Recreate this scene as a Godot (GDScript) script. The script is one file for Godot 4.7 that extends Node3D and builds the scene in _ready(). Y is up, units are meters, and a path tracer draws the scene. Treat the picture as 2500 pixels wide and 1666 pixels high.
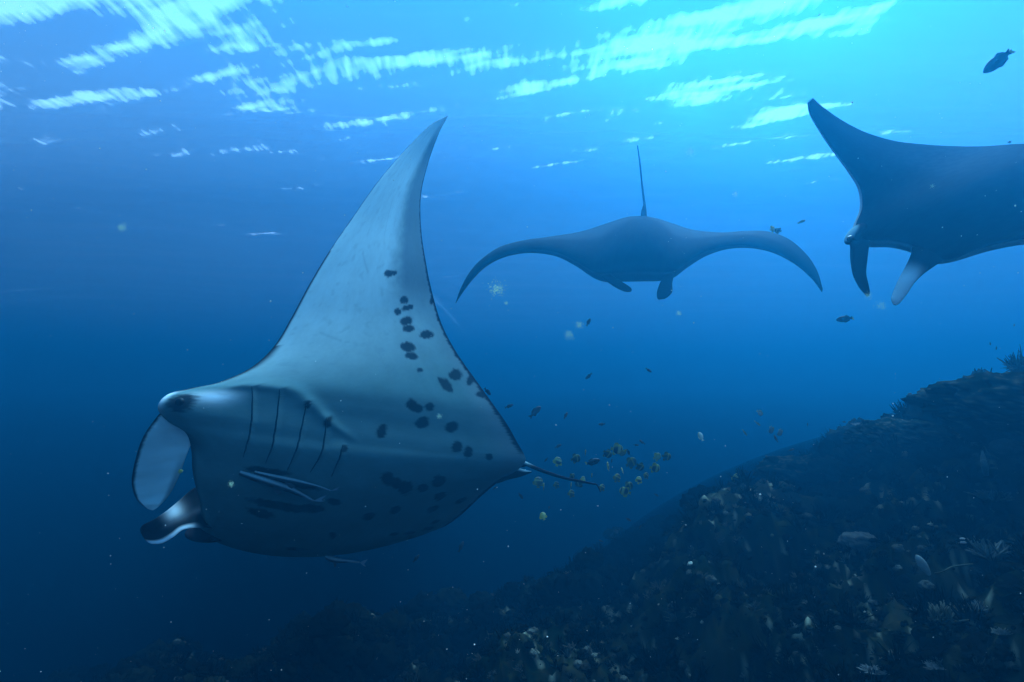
extends Node3D

# ---------------------------------------------------------------- camera numbers
const F := 1443.0          # focal length in pixels of the 2500 x 1666 photograph
const PITCH := 4.0         # degrees, looking slightly up
const TIR_ALPHA := 0.79   # opacity painted in for the mirroring parts of the surface, hiding the sky
const DEEP := [[-1.1, 0.08], [-1.7, 0.15], [-2.4, 0.25]]   # top and density of the added absorbing layers
const RS := 0.5             # the slope was laid out at another scale and is set down at this one
const SWELL_SEED := 47
const SURF := 5.2          # height of the water surface above the camera
var cam_basis := Basis(Vector3.RIGHT, deg_to_rad(PITCH))
var names := {}
var rng := RandomNumberGenerator.new()

func at(x: float, y: float, d: float) -> Vector3:      # a point seen in the 2353-wide view, d metres away along the view axis
	return cam_basis * Vector3((x * 1.0625 - 1250.0) / F * d, -(y * 1.0625 - 833.0) / F * d, -d)

func numbered(called: String) -> String:
	var n: int = names.get(called, 0)
	names[called] = n + 1
	return called if n == 0 else "%s_%03d" % [called, n]

func tag(o: Node, label := "", category := "", group := "", kind := "") -> void:
	if label: o.set_meta("label", label)
	if category: o.set_meta("category", category)
	if group: o.set_meta("group", group)
	if kind: o.set_meta("kind", kind)

func put(called: String, mesh: Mesh, mat: Material, parent: Node = null) -> MeshInstance3D:
	var o := MeshInstance3D.new()
	o.mesh = mesh
	o.material_override = mat
	o.name = numbered(called) if parent == null else called
	(self if parent == null else parent).add_child(o, true)
	return o

func mat(c: Color, rough := 0.8, spec := 0.3) -> StandardMaterial3D:
	var m := StandardMaterial3D.new()
	m.albedo_color = c.linear_to_srgb()
	m.roughness = rough
	m.metallic_specular = spec
	if spec <= 0.0: m.specular_mode = BaseMaterial3D.SPECULAR_DISABLED
	return m

func vmat(rough := 0.8, spec := 0.3) -> StandardMaterial3D:
	var m := mat(Color.WHITE, rough, spec)
	m.vertex_color_use_as_albedo = true
	return m

func grid_mesh(P: PackedVector3Array, C: PackedColorArray, nu: int, nv: int, wrap_u := false, flip := false, UV := PackedVector2Array()) -> ArrayMesh:
	# rows v = 0..nv-1 of nu points each
	var idx := PackedInt32Array()
	for v in nv - 1:
		for u in (nu if wrap_u else nu - 1):
			var u2 := (u + 1) % nu
			var a := v * nu + u
			var b := v * nu + u2
			var c := a + nu
			var d := b + nu
			if flip: idx.append_array([a, c, b, b, c, d])
			else: idx.append_array([a, b, c, b, d, c])
	return tri_mesh(P, C, idx, UV)

func tri_mesh(P: PackedVector3Array, C: PackedColorArray, idx: PackedInt32Array, UV := PackedVector2Array(), smooth := true) -> ArrayMesh:
	var N := PackedVector3Array()
	N.resize(P.size())
	for i in range(0, idx.size(), 3):
		var n := (P[idx[i + 2]] - P[idx[i]]).cross(P[idx[i + 1]] - P[idx[i]])
		N[idx[i]] += n; N[idx[i + 1]] += n; N[idx[i + 2]] += n
	for i in N.size(): N[i] = N[i].normalized() if N[i].length_squared() > 1e-24 else Vector3.UP
	var A := []
	A.resize(Mesh.ARRAY_MAX)
	A[Mesh.ARRAY_VERTEX] = P
	A[Mesh.ARRAY_NORMAL] = N
	if C.size(): A[Mesh.ARRAY_COLOR] = C
	if UV.size(): A[Mesh.ARRAY_TEX_UV] = UV
	A[Mesh.ARRAY_INDEX] = idx
	var m := ArrayMesh.new()
	m.add_surface_from_arrays(Mesh.PRIMITIVE_TRIANGLES, A)
	return m

func noise(s: int, freq: float, oct := 4, type := FastNoiseLite.TYPE_SIMPLEX_SMOOTH, fractal := FastNoiseLite.FRACTAL_FBM) -> FastNoiseLite:
	var n := FastNoiseLite.new()
	n.seed = s; n.frequency = freq; n.noise_type = type
	n.fractal_type = fractal; n.fractal_octaves = oct
	return n

func cr(a: Array, t: float):              # Catmull-Rom through an array of equally spaced values
	var n := a.size()
	var i := clampi(int(floor(t)), 0, n - 2)
	var f := t - i
	var p1 = a[i]; var p2 = a[i + 1]
	var p0 = a[i - 1] if i > 0 else p1 + (p1 - p2)
	var p3 = a[i + 2] if i + 2 < n else p2 + (p2 - p1)
	return 0.5 * (2.0 * p1 + (p2 - p0) * f + (2.0 * p0 - 5.0 * p1 + 4.0 * p2 - p3) * f * f + (3.0 * p1 - p0 - 3.0 * p2 + p3) * f * f * f)

# ---------------------------------------------------------------- water
func added_absorber() -> void:                # absorbing volumes added to darken the view below the viewer
	for k in DEEP.size():
		var f := FogVolume.new()
		f.name = numbered("added_absorber")
		f.shape = RenderingServer.FOG_VOLUME_SHAPE_BOX
		var top: float = DEEP[k][0]
		f.size = Vector3(460.0, 18.0 + top, 460.0)
		f.position = Vector3(0.0, top - f.size.y / 2.0, -12.0)
		var m := FogMaterial.new()
		m.density = DEEP[k][1]
		m.albedo = Color(0.0, 0.008, 0.03).linear_to_srgb()
		f.material = m
		add_child(f, true)
		tag(f, "added absorbing layer that darkens the view below the mantas", "", "", "structure")
	# absorbing ellipsoid added to darken the reef slope
	var e := FogVolume.new()
	e.name = "reef_absorber"
	e.shape = RenderingServer.FOG_VOLUME_SHAPE_ELLIPSOID
	e.size = Vector3(10.5, 4.6, 13.0) * RS
	e.position = Vector3(4.7, -2.85, -5.6) * RS
	e.rotation.z = 0.33
	var em := FogMaterial.new()
	em.density = 1.0
	em.albedo = Color(0.0, 0.008, 0.02).linear_to_srgb()
	e.material = em
	add_child(e)
	tag(e, "added absorbing volume that darkens the reef slope", "", "", "structure")

func signed_pow(a: float, e: float) -> float: return signf(a) * pow(absf(a), e)

func water_surface() -> void:
	var wave := noise(5, 0.16, 4)
	var P := PackedVector3Array(); var UV := PackedVector2Array()
	var nu := 301; var nv := 301
	for j in nv:
		for i in nu:
			var x := signed_pow(i / 150.0 - 1.0, 2.2) * 230.0
			var z := -12.0 + signed_pow(j / 150.0 - 1.0, 2.2) * 230.0
			var h := 0.16 * wave.get_noise_2d(x * 0.6, z * 2.0) + 0.04 * wave.get_noise_2d(x * 3.0 + 50.0, z * 8.0)
			P.append(Vector3(x, SURF + h, z))
			UV.append(Vector2((x + 25.0) / 50.0, (z - 0.3 * x + 34.0) / 50.0))
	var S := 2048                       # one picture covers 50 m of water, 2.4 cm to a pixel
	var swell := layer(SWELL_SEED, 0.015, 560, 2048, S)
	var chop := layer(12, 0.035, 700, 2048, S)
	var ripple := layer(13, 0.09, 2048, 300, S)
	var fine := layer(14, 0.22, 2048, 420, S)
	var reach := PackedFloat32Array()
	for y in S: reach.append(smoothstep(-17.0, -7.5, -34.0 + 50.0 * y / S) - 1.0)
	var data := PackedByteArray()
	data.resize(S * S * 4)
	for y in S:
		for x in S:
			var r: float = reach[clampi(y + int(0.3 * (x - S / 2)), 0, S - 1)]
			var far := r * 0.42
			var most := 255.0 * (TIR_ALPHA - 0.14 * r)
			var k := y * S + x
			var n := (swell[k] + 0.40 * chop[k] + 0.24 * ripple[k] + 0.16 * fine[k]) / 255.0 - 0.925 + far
			var open := clampf((n + 0.03) / 0.22, 0.0, 1.0)  # noise paints where the sheet is clear to the sky
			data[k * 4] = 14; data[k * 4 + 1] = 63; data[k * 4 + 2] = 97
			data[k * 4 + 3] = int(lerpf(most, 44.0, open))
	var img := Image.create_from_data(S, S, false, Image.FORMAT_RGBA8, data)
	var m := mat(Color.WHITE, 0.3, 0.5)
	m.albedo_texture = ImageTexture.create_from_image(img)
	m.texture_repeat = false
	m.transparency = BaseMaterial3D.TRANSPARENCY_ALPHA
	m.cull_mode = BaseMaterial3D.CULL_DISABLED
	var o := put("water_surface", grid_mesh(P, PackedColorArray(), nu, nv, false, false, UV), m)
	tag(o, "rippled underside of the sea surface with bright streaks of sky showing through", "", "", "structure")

func layer(s: int, freq: float, w: int, h: int, S: int) -> PackedByteArray:       # noise drawn small along one axis, so that it is drawn out along it
	var im := noise(s, freq, 3).get_image(w, h, false, false, true)
	im.resize(S, S, Image.INTERPOLATE_CUBIC)
	im.convert(Image.FORMAT_L8)
	return im.get_data()

# ---------------------------------------------------------------- reef
var nz_big := noise(3, 0.16, 3)
var nz_mid := noise(7, 0.7, 4)
var nz_cell := noise(9, 2.2, 3, FastNoiseLite.TYPE_CELLULAR)

var nz_ledge := noise(17, 0.55, 2)

func reef_base(x: float, z: float) -> float:
	var y := -2.95 + 0.43 * x
	if z < -6.5: y += 0.20 * (z + 6.5)
	if z < -11.0: y += 0.28 * (z + 11.0)
	if x < 0.5: y -= 0.17 * (x - 0.5)      # flattens out towards the left
	if x > 6.0: y -= 0.1 * (x - 6.0)
	y += 0.95 * nz_big.get_noise_2d(x, z)
	return 1.6 - log(1.0 + exp(clampf((1.6 - y) * 2.0, -20.0, 80.0))) / 2.0 if y > -6.0 else maxf(y, -14.0)        # levels off into a shallow reef top

func reef_y(x: float, z: float) -> float:
	return reef_raw(x / RS, z / RS) * RS

func reef_raw(x: float, z: float) -> float:
	var y := reef_base(x, z) + 0.42 * nz_mid.get_noise_2d(x, z)
	# worn ledges: broad steps with steep fronts
	var q := y / 0.42 + 1.2 * nz_ledge.get_noise_2d(x, z)
	y += 0.11 * (smoothstep(0.25, 0.75, q - floor(q)) - (q - floor(q)))
	return y

func reef_slope() -> void:
	var P := PackedVector3Array(); var C := PackedColorArray()
	var nu := 520; var nv := 420
	var tone := noise(41, 1.3, 4)
	var fine := noise(43, 6.0, 3)
	var spk := noise(47, 24.0, 2)
	for j in nv:
		var r := 1.3 * pow(210.0 / 1.3, j / float(nv - 1))
		for i in nu:
			var a := lerpf(-80.0, 85.0, i / float(nu - 1)) * PI / 180.0
			var x := sin(a) * r; var z := -cos(a) * r
			var y := reef_raw(x, z)
			var k := nz_cell.get_noise_2d(x, z)
			y += 0.10 * k
			var f := fine.get_noise_2d(x, z)
			y += 0.07 * f + 0.04 * spk.get_noise_2d(x, z)
			var p := Vector3(x + 0.12 * nz_mid.get_noise_2d(z + 20.0, x), y, z + 0.12 * nz_mid.get_noise_2d(z, x + 40.0))
			P.append(p * RS)
			var t := 0.7 * tone.get_noise_3dv(p) + 0.8 * fine.get_noise_3dv(p)
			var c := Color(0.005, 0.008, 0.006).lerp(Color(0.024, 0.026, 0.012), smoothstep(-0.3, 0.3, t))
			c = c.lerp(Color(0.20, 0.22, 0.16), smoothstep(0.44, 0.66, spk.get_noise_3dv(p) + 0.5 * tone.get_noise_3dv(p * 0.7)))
			C.append(c)
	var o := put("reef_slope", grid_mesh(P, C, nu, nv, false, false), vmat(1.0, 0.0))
	tag(o, "dark coral reef slope falling away to the left", "", "", "structure")


# ---------------------------------------------------------------- animals: a wing-shaped body lofted over span stations
class Loft:
	var le := PackedVector3Array()
	var te := PackedVector3Array()
	var nv := PackedVector3Array()      # towards the belly
	var tv := PackedFloat32Array()
	var td := PackedFloat32Array()
	var rows := 0
	var per := 1.0                      # slices per station
	var bump: Callable                  # extra belly height(s, t)
	var camber := PackedFloat32Array()
	func prof(s: float) -> float:
		return 2.6 * sqrt(maxf(s, 0.0)) * (1.0 - s) * (1.0 - 0.25 * s) * 1.09
	func point(s: float, t: float, belly: bool) -> Vector3:
		var r := clampf(t * per, 0.0, rows - 1.001)
		var i := int(r)
		var f := r - i
		var p := le[i].lerp(le[i + 1], f).lerp(te[i].lerp(te[i + 1], f), s)
		var n := nv[i].lerp(nv[i + 1], f)
		var h := lerpf(tv[i], tv[i + 1], f) if belly else -lerpf(td[i], td[i + 1], f)
		var o := h * prof(s) + lerpf(camber[i], camber[i + 1], f) * 4.0 * s * (1.0 - s)
		if belly and bump.is_valid(): o += bump.call(s, t)
		return p + n * o
	func normal(s: float, t: float) -> Vector3:
		var e := 0.01
		var a := point(minf(s + e, 1.0), t, true) - point(maxf(s - e, 0.0), t, true)
		var b := point(s, t + e * 3.0, true) - point(s, t - e * 3.0, true)
		var n := a.cross(b).normalized()
		return n if n.dot(nv[int(clampf(t * per, 0.0, rows - 1.0))]) > 0.0 else -n

func make_loft(table: Array, per: float, sgn: float) -> Loft:
	var A := []; var B := []; var V := []; var D := []; var K := []
	for r in table:
		A.append(at(r[0], r[1], r[2])); B.append(at(r[3], r[4], r[5])); V.append(float(r[6])); D.append(float(r[7])); K.append(float(r[8]) if r.size() > 8 else 0.0)
	var L := Loft.new()
	L.per = per
	L.rows = int((table.size() - 1) * per) + 1
	for i in L.rows:
		var t := i / per
		L.le.append(cr(A, t)); L.te.append(cr(B, t))
		L.tv.append(maxf(cr(V, t), 0.002)); L.td.append(maxf(cr(D, t), 0.002)); L.camber.append(cr(K, t))
	var raw := []
	for i in L.rows:
		var a := maxi(i - 2, 0); var b := mini(i + 2, L.rows - 1)
		var span := (L.le[b] + L.te[b]) - (L.le[a] + L.te[a])
		var n := (L.te[i] - L.le[i]).cross(span)
		raw.append(n.normalized() * sgn if n.length() > 1e-7 else Vector3.ZERO)
	var w := int(per * 3.0)
	for i in L.rows:
		var n := Vector3.ZERO
		for k in range(-w, w + 1): n += raw[clampi(i + k, 0, L.rows - 1)] * exp(-3.0 * k * k / float(w * w))
		L.nv.append(n.normalized())
	return L

func loft_mesh(L: Loft, M: int, color: Callable, flip: bool) -> ArrayMesh:
	# each row runs along the belly from the leading to the trailing edge and back over the top
	var P := PackedVector3Array(); var C := PackedColorArray()
	var nu := 2 * M
	for i in L.rows:
		var t := i / L.per
		for k in nu:
			var belly := k < M
			var q := float(k) / M if belly else float(nu - k) / M
			var s := 0.5 - 0.5 * cos(PI * q)
			s = lerpf(s, q, 0.75 * smoothstep(0.0, 0.15, q) * smoothstep(1.0, 0.9, q))
			P.append(L.point(s, t, belly)); C.append(color.call(s, t, belly))
	return grid_mesh(P, C, nu, L.rows, true, flip)

func tube(pts: Array, radii: Array, col: Callable, sides := 8, steps := 6, flat := 1.0) -> ArrayMesh:
	var P := PackedVector3Array(); var C := PackedColorArray()
	var n := (pts.size() - 1) * steps + 1
	var up := Vector3.UP
	for i in n:
		var t := i / float(steps)
		var p: Vector3 = cr(pts, t)
		var d: Vector3 = (cr(pts, minf(t + 0.05, pts.size() - 1.0)) - cr(pts, maxf(t - 0.05, 0.0))).normalized()
		var a := d.cross(up if absf(d.dot(up)) < 0.95 else Vector3.RIGHT).normalized()
		var b := a.cross(d)
		var r: float = maxf(cr(radii, t), 0.0004)
		for k in sides:
			var w := TAU * k / sides
			P.append(p + (a * cos(w) + b * sin(w) * flat) * r)
			C.append(col.call(t / (pts.size() - 1.0), w))
	return grid_mesh(P, C, sides, n, true, false)

func paddle(rows: Array, thick: float, cup: float, col: Callable, M := 24, per := 10) -> ArrayMesh:
	# a fin given by rows of [left x, y, depth, right x, y, depth]; col(u across, v along, front)
	var A := []; var B := []
	for r in rows:
		A.append(at(r[0], r[1], r[2])); B.append(at(r[3], r[4], r[5]))
	var P := PackedVector3Array(); var C := PackedColorArray()
	var n := (rows.size() - 1) * per + 1
	for i in n:
		var t := i / float(per)
		var a: Vector3 = cr(A, t); var b: Vector3 = cr(B, t)
		var d: Vector3 = (cr(A, minf(t + 0.1, rows.size() - 1.0)) + cr(B, minf(t + 0.1, rows.size() - 1.0))) - (cr(A, maxf(t - 0.1, 0.0)) + cr(B, maxf(t - 0.1, 0.0)))
		var nn := (b - a).cross(d).normalized()
		if nn.dot(cam_basis.z) < 0.0: nn = -nn
		var wd := (b - a).length()
		for k in 2 * M:
			var q := float(k) / M if k < M else float(2 * M - k) / M
			var s := 0.5 - 0.5 * cos(PI * q)
			var bend := -cup * wd * 4.0 * s * (1.0 - s)
			var th := thick * sqrt(maxf(4.0 * s * (1.0 - s), 0.0)) * minf(1.0, wd / (thick * 4.0))
			P.append(a.lerp(b, s) + nn * (bend + (th if k < M else -th)))
			C.append(col.call(s, t / (rows.size() - 1.0), k < M))
	return grid_mesh(P, C, 2 * M, n, true, false)

func blob(c: Vector3, ax: Vector3, ay: Vector3, az: Vector3, col: Callable, n := 16) -> ArrayMesh:
	var P := PackedVector3Array(); var C := PackedColorArray()
	for j in n + 1:
		var la := PI * j / n
		for i in 2 * n:
			var lo := TAU * i / (2 * n)
			var q := Vector3(sin(la) * cos(lo), cos(la), sin(la) * sin(lo))
			P.append(c + ax * q.x + ay * q.y + az * q.z); C.append(col.call(q))
	return grid_mesh(P, C, 2 * n, n + 1, true, ax.cross(ay).dot(az) > 0.0)

func ribbon(L: Loft, uv: Array, width: float, lift: float, col: Color, per := 6) -> ArrayMesh:
	# a narrow raised welt that follows the belly along points (s, t)
	var P := PackedVector3Array(); var C := PackedColorArray()
	var n := (uv.size() - 1) * per + 1
	for i in n:
		var g := i / float(per)
		var q: Vector2 = cr(uv, g)
		var q2: Vector2 = cr(uv, minf(g + 0.2, uv.size() - 1.0)); var q1: Vector2 = cr(uv, maxf(g - 0.2, 0.0))
		var p := L.point(q.x, q.y, true)
		var nn := L.normal(q.x, q.y)
		var d := (L.point(q2.x, q2.y, true) - L.point(q1.x, q1.y, true)).normalized()
		var side := d.cross(nn).normalized()
		var w := width * sin(PI * clampf(0.06 + 0.9 * i / float(n - 1), 0.0, 1.0)) * 0.5 + width * 0.15
		for k in 5:
			var x := (k - 2) * 0.5
			P.append(p + side * x * w + nn * (lift * (1.0 - x * x) - 0.001)); C.append(col)
	return grid_mesh(P, C, 5, n, false, false)


# ---------------------------------------------------------------- the three manta rays
var near_table := [
	# leading edge x, y, depth, trailing edge x, y, depth, belly thickness, back thickness
	[1028, 266, 3.5, 1029, 268, 3.5, 0.002, 0.002],
	[985, 290, 3.44, 1008, 308, 3.47, 0.006, 0.006],
	[928, 348, 3.34, 983, 378, 3.4, 0.011, 0.012],
	[868, 418, 3.22, 967, 450, 3.3, 0.017, 0.02],
	[812, 497, 3.11, 968, 530, 3.21, 0.024, 0.03],
	[757, 577, 3, 979, 605, 3.13, 0.032, 0.04],
	[710, 655, 2.91, 994, 677, 3.07, 0.042, 0.05],
	[668, 733, 2.83, 1016, 748, 3.02, 0.054, 0.07],
	[628, 799, 2.75, 1050, 812, 2.97, 0.07, 0.09],
	[574, 849, 2.67, 1095, 876, 2.92, 0.09, 0.12],
	[500, 882, 2.61, 1135, 932, 2.885, 0.118, 0.14],
	[438, 894, 2.58, 1165, 975, 2.88, 0.134, 0.16],
	[388, 908, 2.56, 1188, 1016, 2.88, 0.147, 0.16],
	[366, 937, 2.54, 1204, 1044, 2.88, 0.158, 0.16],
	[385, 966, 2.54, 1208, 1058, 2.88, 0.163, 0.17],
	[428, 992, 2.54, 1203, 1068, 2.882, 0.166, 0.18],
	[441, 1030, 2.56, 1194, 1077, 2.886, 0.169, 0.2],
	[443, 1068, 2.58, 1183, 1085, 2.892, 0.17, 0.2],
	[450, 1106, 2.62, 1168, 1094, 2.9, 0.168, 0.2, 0.0],
	[459, 1142, 2.68, 1144, 1109, 2.915, 0.158, 0.19, 0.012],
	[462, 1172, 2.76, 1106, 1141, 2.945, 0.13, 0.18, 0.035],
	[453, 1194, 2.9, 1050, 1192, 3.01, 0.092, 0.16, 0.072],
	[450, 1208, 3.1, 1010, 1215, 3.14, 0.062, 0.13, 0.095],
	[480, 1214, 3.36, 985, 1216, 3.56, 0.042, 0.1, 0.095],
	[545, 1212, 3.62, 962, 1205, 3.77, 0.035, 0.07, 0.07],
	[630, 1200, 3.88, 942, 1190, 3.97, 0.028, 0.05, 0.03],
	[730, 1185, 4.14, 912, 1175, 4.19, 0.018, 0.02],
	[840, 1165, 4.4, 860, 1164, 4.41, 0.002, 0.002],
]
var gill_lines := [     # along the belly: (share of the chord, span station)
	[Vector2(0.170, 10.53), Vector2(0.199, 11.03), Vector2(0.227, 11.62), Vector2(0.244, 12.22), Vector2(0.251, 12.70), Vector2(0.250, 13.17), Vector2(0.234, 13.91), Vector2(0.216, 14.37), Vector2(0.199, 14.69), Vector2(0.187, 14.93), Vector2(0.180, 15.14), Vector2(0.174, 15.33), Vector2(0.169, 15.54)],
	[Vector2(0.256, 10.57), Vector2(0.277, 11.06), Vector2(0.298, 11.68), Vector2(0.310, 12.30), Vector2(0.312, 12.83), Vector2(0.305, 13.47), Vector2(0.282, 14.27), Vector2(0.264, 14.68), Vector2(0.252, 14.96), Vector2(0.245, 15.16), Vector2(0.239, 15.34), Vector2(0.234, 15.51), Vector2(0.229, 15.70)],
	[Vector2(0.363, 11.32), Vector2(0.374, 11.86), Vector2(0.377, 12.37), Vector2(0.377, 12.81), Vector2(0.371, 13.27), Vector2(0.354, 14.03), Vector2(0.337, 14.46), Vector2(0.324, 14.78), Vector2(0.314, 15.02), Vector2(0.307, 15.23), Vector2(0.301, 15.43), Vector2(0.295, 15.66), Vector2(0.288, 15.93)],
	[Vector2(0.435, 12.19), Vector2(0.436, 12.56), Vector2(0.435, 12.92), Vector2(0.430, 13.39), Vector2(0.414, 14.11), Vector2(0.401, 14.51), Vector2(0.390, 14.80), Vector2(0.382, 15.02), Vector2(0.376, 15.21), Vector2(0.370, 15.39), Vector2(0.364, 15.56), Vector2(0.358, 15.76), Vector2(0.351, 15.99)],
	[Vector2(0.462, 14.17), Vector2(0.455, 14.40), Vector2(0.447, 14.60), Vector2(0.441, 14.79), Vector2(0.437, 14.95), Vector2(0.433, 15.10), Vector2(0.430, 15.24), Vector2(0.426, 15.37), Vector2(0.423, 15.51), Vector2(0.420, 15.65), Vector2(0.417, 15.81), Vector2(0.414, 15.99), Vector2(0.411, 16.19)],
]
var belly_spots := [    # centre and the two half axes of each dark spot, on the belly
	[0.619, 5.53, 0.0434, -0.022, 0.0031, 0.122],
	[0.670, 5.48, 0.0282, -0.015, 0.0013, 0.082],
	[0.753, 6.30, 0.0383, -0.018, -0.0026, 0.125],
	[0.696, 6.70, 0.0286, -0.014, -0.0026, 0.129],
	[0.770, 6.54, 0.0471, -0.073, 0.0031, 0.093],
	[0.750, 6.98, 0.0504, -0.086, 0.0021, 0.159],
	[0.753, 7.25, 0.0413, -0.023, -0.0069, 0.147],
	[0.861, 7.40, 0.0487, -0.005, -0.0156, 0.185],
	[0.715, 7.95, 0.0430, 0.023, -0.0142, 0.207],
	[0.719, 8.28, 0.0357, 0.019, -0.0113, 0.157],
	[0.909, 8.84, 0.0384, -0.036, -0.0177, 0.238],
	[0.831, 9.33, 0.0186, 0.286, -0.0242, 0.185],
	[0.972, 8.98, 0.0112, 0.064, -0.0390, 0.278],
	[0.673, 10.58, 0.0191, -0.148, 0.0065, 0.370],
	[0.692, 10.75, 0.0194, -0.039, -0.0018, 0.309],
	[0.734, 10.56, 0.0189, -0.036, -0.0032, 0.283],
	[0.701, 11.61, 0.0236, -0.150, 0.0003, 0.364],
	[0.794, 11.62, 0.0275, -0.231, 0.0010, 0.323],
	[0.580, 12.64, 0.0129, 0.090, -0.0107, 0.590],
	[0.789, 13.17, 0.0198, -0.413, 0.0021, 0.533],
	[0.819, 13.64, 0.0100, 0.267, -0.0134, 0.837],
	[0.881, 14.00, 0.0128, -0.082, -0.0013, 0.605],
	[0.575, 16.45, 0.0265, 0.232, 0.0006, 0.492],
	[0.606, 16.88, 0.0206, 0.048, 0.0063, 0.528],
	[0.638, 17.30, 0.0219, -0.187, 0.0175, 0.669],
	[0.697, 17.57, 0.0190, -0.021, 0.0114, 0.483],
	[0.740, 17.02, 0.0184, -0.310, 0.0188, 0.671],
	[0.784, 18.81, 0.0149, -0.165, 0.0224, 0.408],
	[0.560, 19.26, 0.0208, -0.075, 0.0131, 0.277],
	[0.645, 19.17, 0.0155, -0.126, 0.0159, 0.288],
	[0.807, 19.82, 0.0180, -0.104, 0.0202, 0.229],
	[0.471, 20.12, 0.0151, 0.031, 0.0146, 0.244],
	[0.983, 6.19, 0.0166, 0.022, -0.0256, 0.169],
	[0.974, 9.56, 0.0262, -0.002, -0.0097, 0.158],
	[0.993, 10.27, 0.0069, 0.042, -0.0042, 0.159],
	[0.439, 12.45, 0.0098, 0.063, -0.0055, 0.481],
	[0.455, 14.48, 0.0080, 0.039, -0.0122, 0.344],
	[0.367, 11.42, 0.0087, -0.035, 0.0084, 0.337],
	[0.735, 20.73, 0.0209, 0.021, 0.0103, 0.111],
	[0.806, 20.90, 0.0267, 0.049, 0.0128, 0.152],
	[0.891, 21.03, 0.0256, 0.036, 0.0181, 0.217],
	[0.887, 20.69, 0.0203, -0.017, 0.0135, 0.121],
	[0.908, 19.80, 0.0175, -0.094, 0.0202, 0.222],
	[1.000, 6.46, 0.0000, 0.022, 0.0000, 0.082],
	[0.735, 8.82, 0.0175, -0.017, -0.0039, 0.092],
	[0.278, 17.97, 0.1035, 0.385, -0.0013, 0.291],
	[0.214, 18.41, 0.0434, 0.188, -0.0032, 0.306],
	[0.361, 18.16, 0.0446, 0.082, 0.0019, 0.292],
	[0.229, 16.07, 0.0710, 0.056, -0.0008, 0.173],
	[0.337, 16.74, 0.0494, 0.192, -0.0007, 0.228],
	[0.427, 17.84, 0.0241, 0.100, 0.0012, 0.239],
	[0.263, 16.52, 0.0480, 0.178, -0.0008, 0.150],
	[0.385, 20.83, 0.0516, 0.078, 0.0061, 0.133],
]
var far_table := [
	[1047, 697, 4.84, 1048, 694, 4.87, 0.002, 0.002],
	[1062, 672, 4.84, 1058, 664, 4.90, 0.011, 0.011],
	[1088, 637, 4.83, 1078, 627, 5.00, 0.019, 0.019],
	[1118, 607, 4.82, 1106, 596, 5.12, 0.028, 0.028],
	[1160, 586, 4.78, 1150, 567, 5.25, 0.034, 0.034],
	[1215, 575, 4.74, 1205, 552, 5.38, 0.043, 0.043],
	[1275, 580, 4.66, 1270, 543, 5.49, 0.058, 0.054],
	[1322, 601, 4.58, 1335, 532, 5.58, 0.084, 0.077],
	[1362, 625, 4.49, 1395, 513, 5.67, 0.123, 0.108],
	[1392, 631, 4.46, 1440, 499, 5.71, 0.154, 0.146],
	[1430, 629, 4.45, 1475, 496, 5.74, 0.161, 0.185],
	[1480, 628, 4.45, 1485, 497, 5.74, 0.161, 0.200],
	[1520, 628, 4.46, 1510, 502, 5.73, 0.154, 0.169],
	[1550, 624, 4.49, 1545, 513, 5.68, 0.131, 0.123],
	[1582, 602, 4.57, 1592, 528, 5.60, 0.092, 0.084],
	[1620, 580, 4.64, 1655, 534, 5.51, 0.061, 0.061],
	[1668, 567, 4.72, 1712, 531, 5.40, 0.046, 0.046],
	[1722, 566, 4.78, 1765, 532, 5.28, 0.039, 0.039],
	[1778, 579, 4.82, 1812, 549, 5.15, 0.031, 0.031],
	[1828, 606, 4.84, 1852, 583, 5.03, 0.023, 0.023],
	[1866, 640, 4.87, 1878, 622, 4.94, 0.013, 0.013],
	[1889, 672, 4.87, 1891, 664, 4.88, 0.002, 0.002],
]
var edge_table := [
	[1857, 236, 3.07, 1868, 225, 3.09, 0.010, 0.010],
	[1862, 262, 3.08, 1893, 247, 3.11, 0.014, 0.014],
	[1887, 304, 3.08, 1938, 278, 3.17, 0.022, 0.022],
	[1918, 349, 3.09, 1992, 305, 3.24, 0.028, 0.028],
	[1952, 394, 3.09, 2058, 324, 3.33, 0.039, 0.039],
	[1976, 434, 3.08, 2125, 332, 3.41, 0.052, 0.057],
	[1980, 478, 3.04, 2195, 336, 3.49, 0.071, 0.077],
	[1966, 515, 3.01, 2265, 336, 3.54, 0.099, 0.106],
	[1962, 545, 2.98, 2335, 331, 3.59, 0.120, 0.134],
	[1998, 556, 2.96, 2400, 331, 3.62, 0.134, 0.155],
	[2050, 557, 2.95, 2450, 336, 3.64, 0.141, 0.163],
	[2100, 570, 2.95, 2490, 350, 3.64, 0.141, 0.155],
	[2140, 598, 2.96, 2525, 376, 3.62, 0.120, 0.134],
	[2185, 598, 2.99, 2560, 412, 3.59, 0.092, 0.106],
	[2240, 577, 3.02, 2595, 450, 3.53, 0.071, 0.077],
	[2300, 560, 3.04, 2632, 490, 3.46, 0.052, 0.057],
	[2370, 549, 3.08, 2670, 530, 3.39, 0.039, 0.039],
	[2470, 552, 3.09, 2705, 575, 3.30, 0.028, 0.028],
	[2580, 585, 3.10, 2735, 625, 3.22, 0.018, 0.018],
	[2680, 650, 3.11, 2755, 680, 3.15, 0.009, 0.009],
	[2765, 735, 3.11, 2767, 737, 3.11, 0.002, 0.002],
]

var skin := noise(61, 9.0, 3)
var back_tone := Color(0.012, 0.014, 0.016)
var white_skin := Color(0.36, 0.55, 0.56)

func base(called: String, where: Vector3) -> Node3D:
	var o := Node3D.new()
	o.name = numbered(called)
	o.position = where
	add_child(o, true)
	return o

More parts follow.
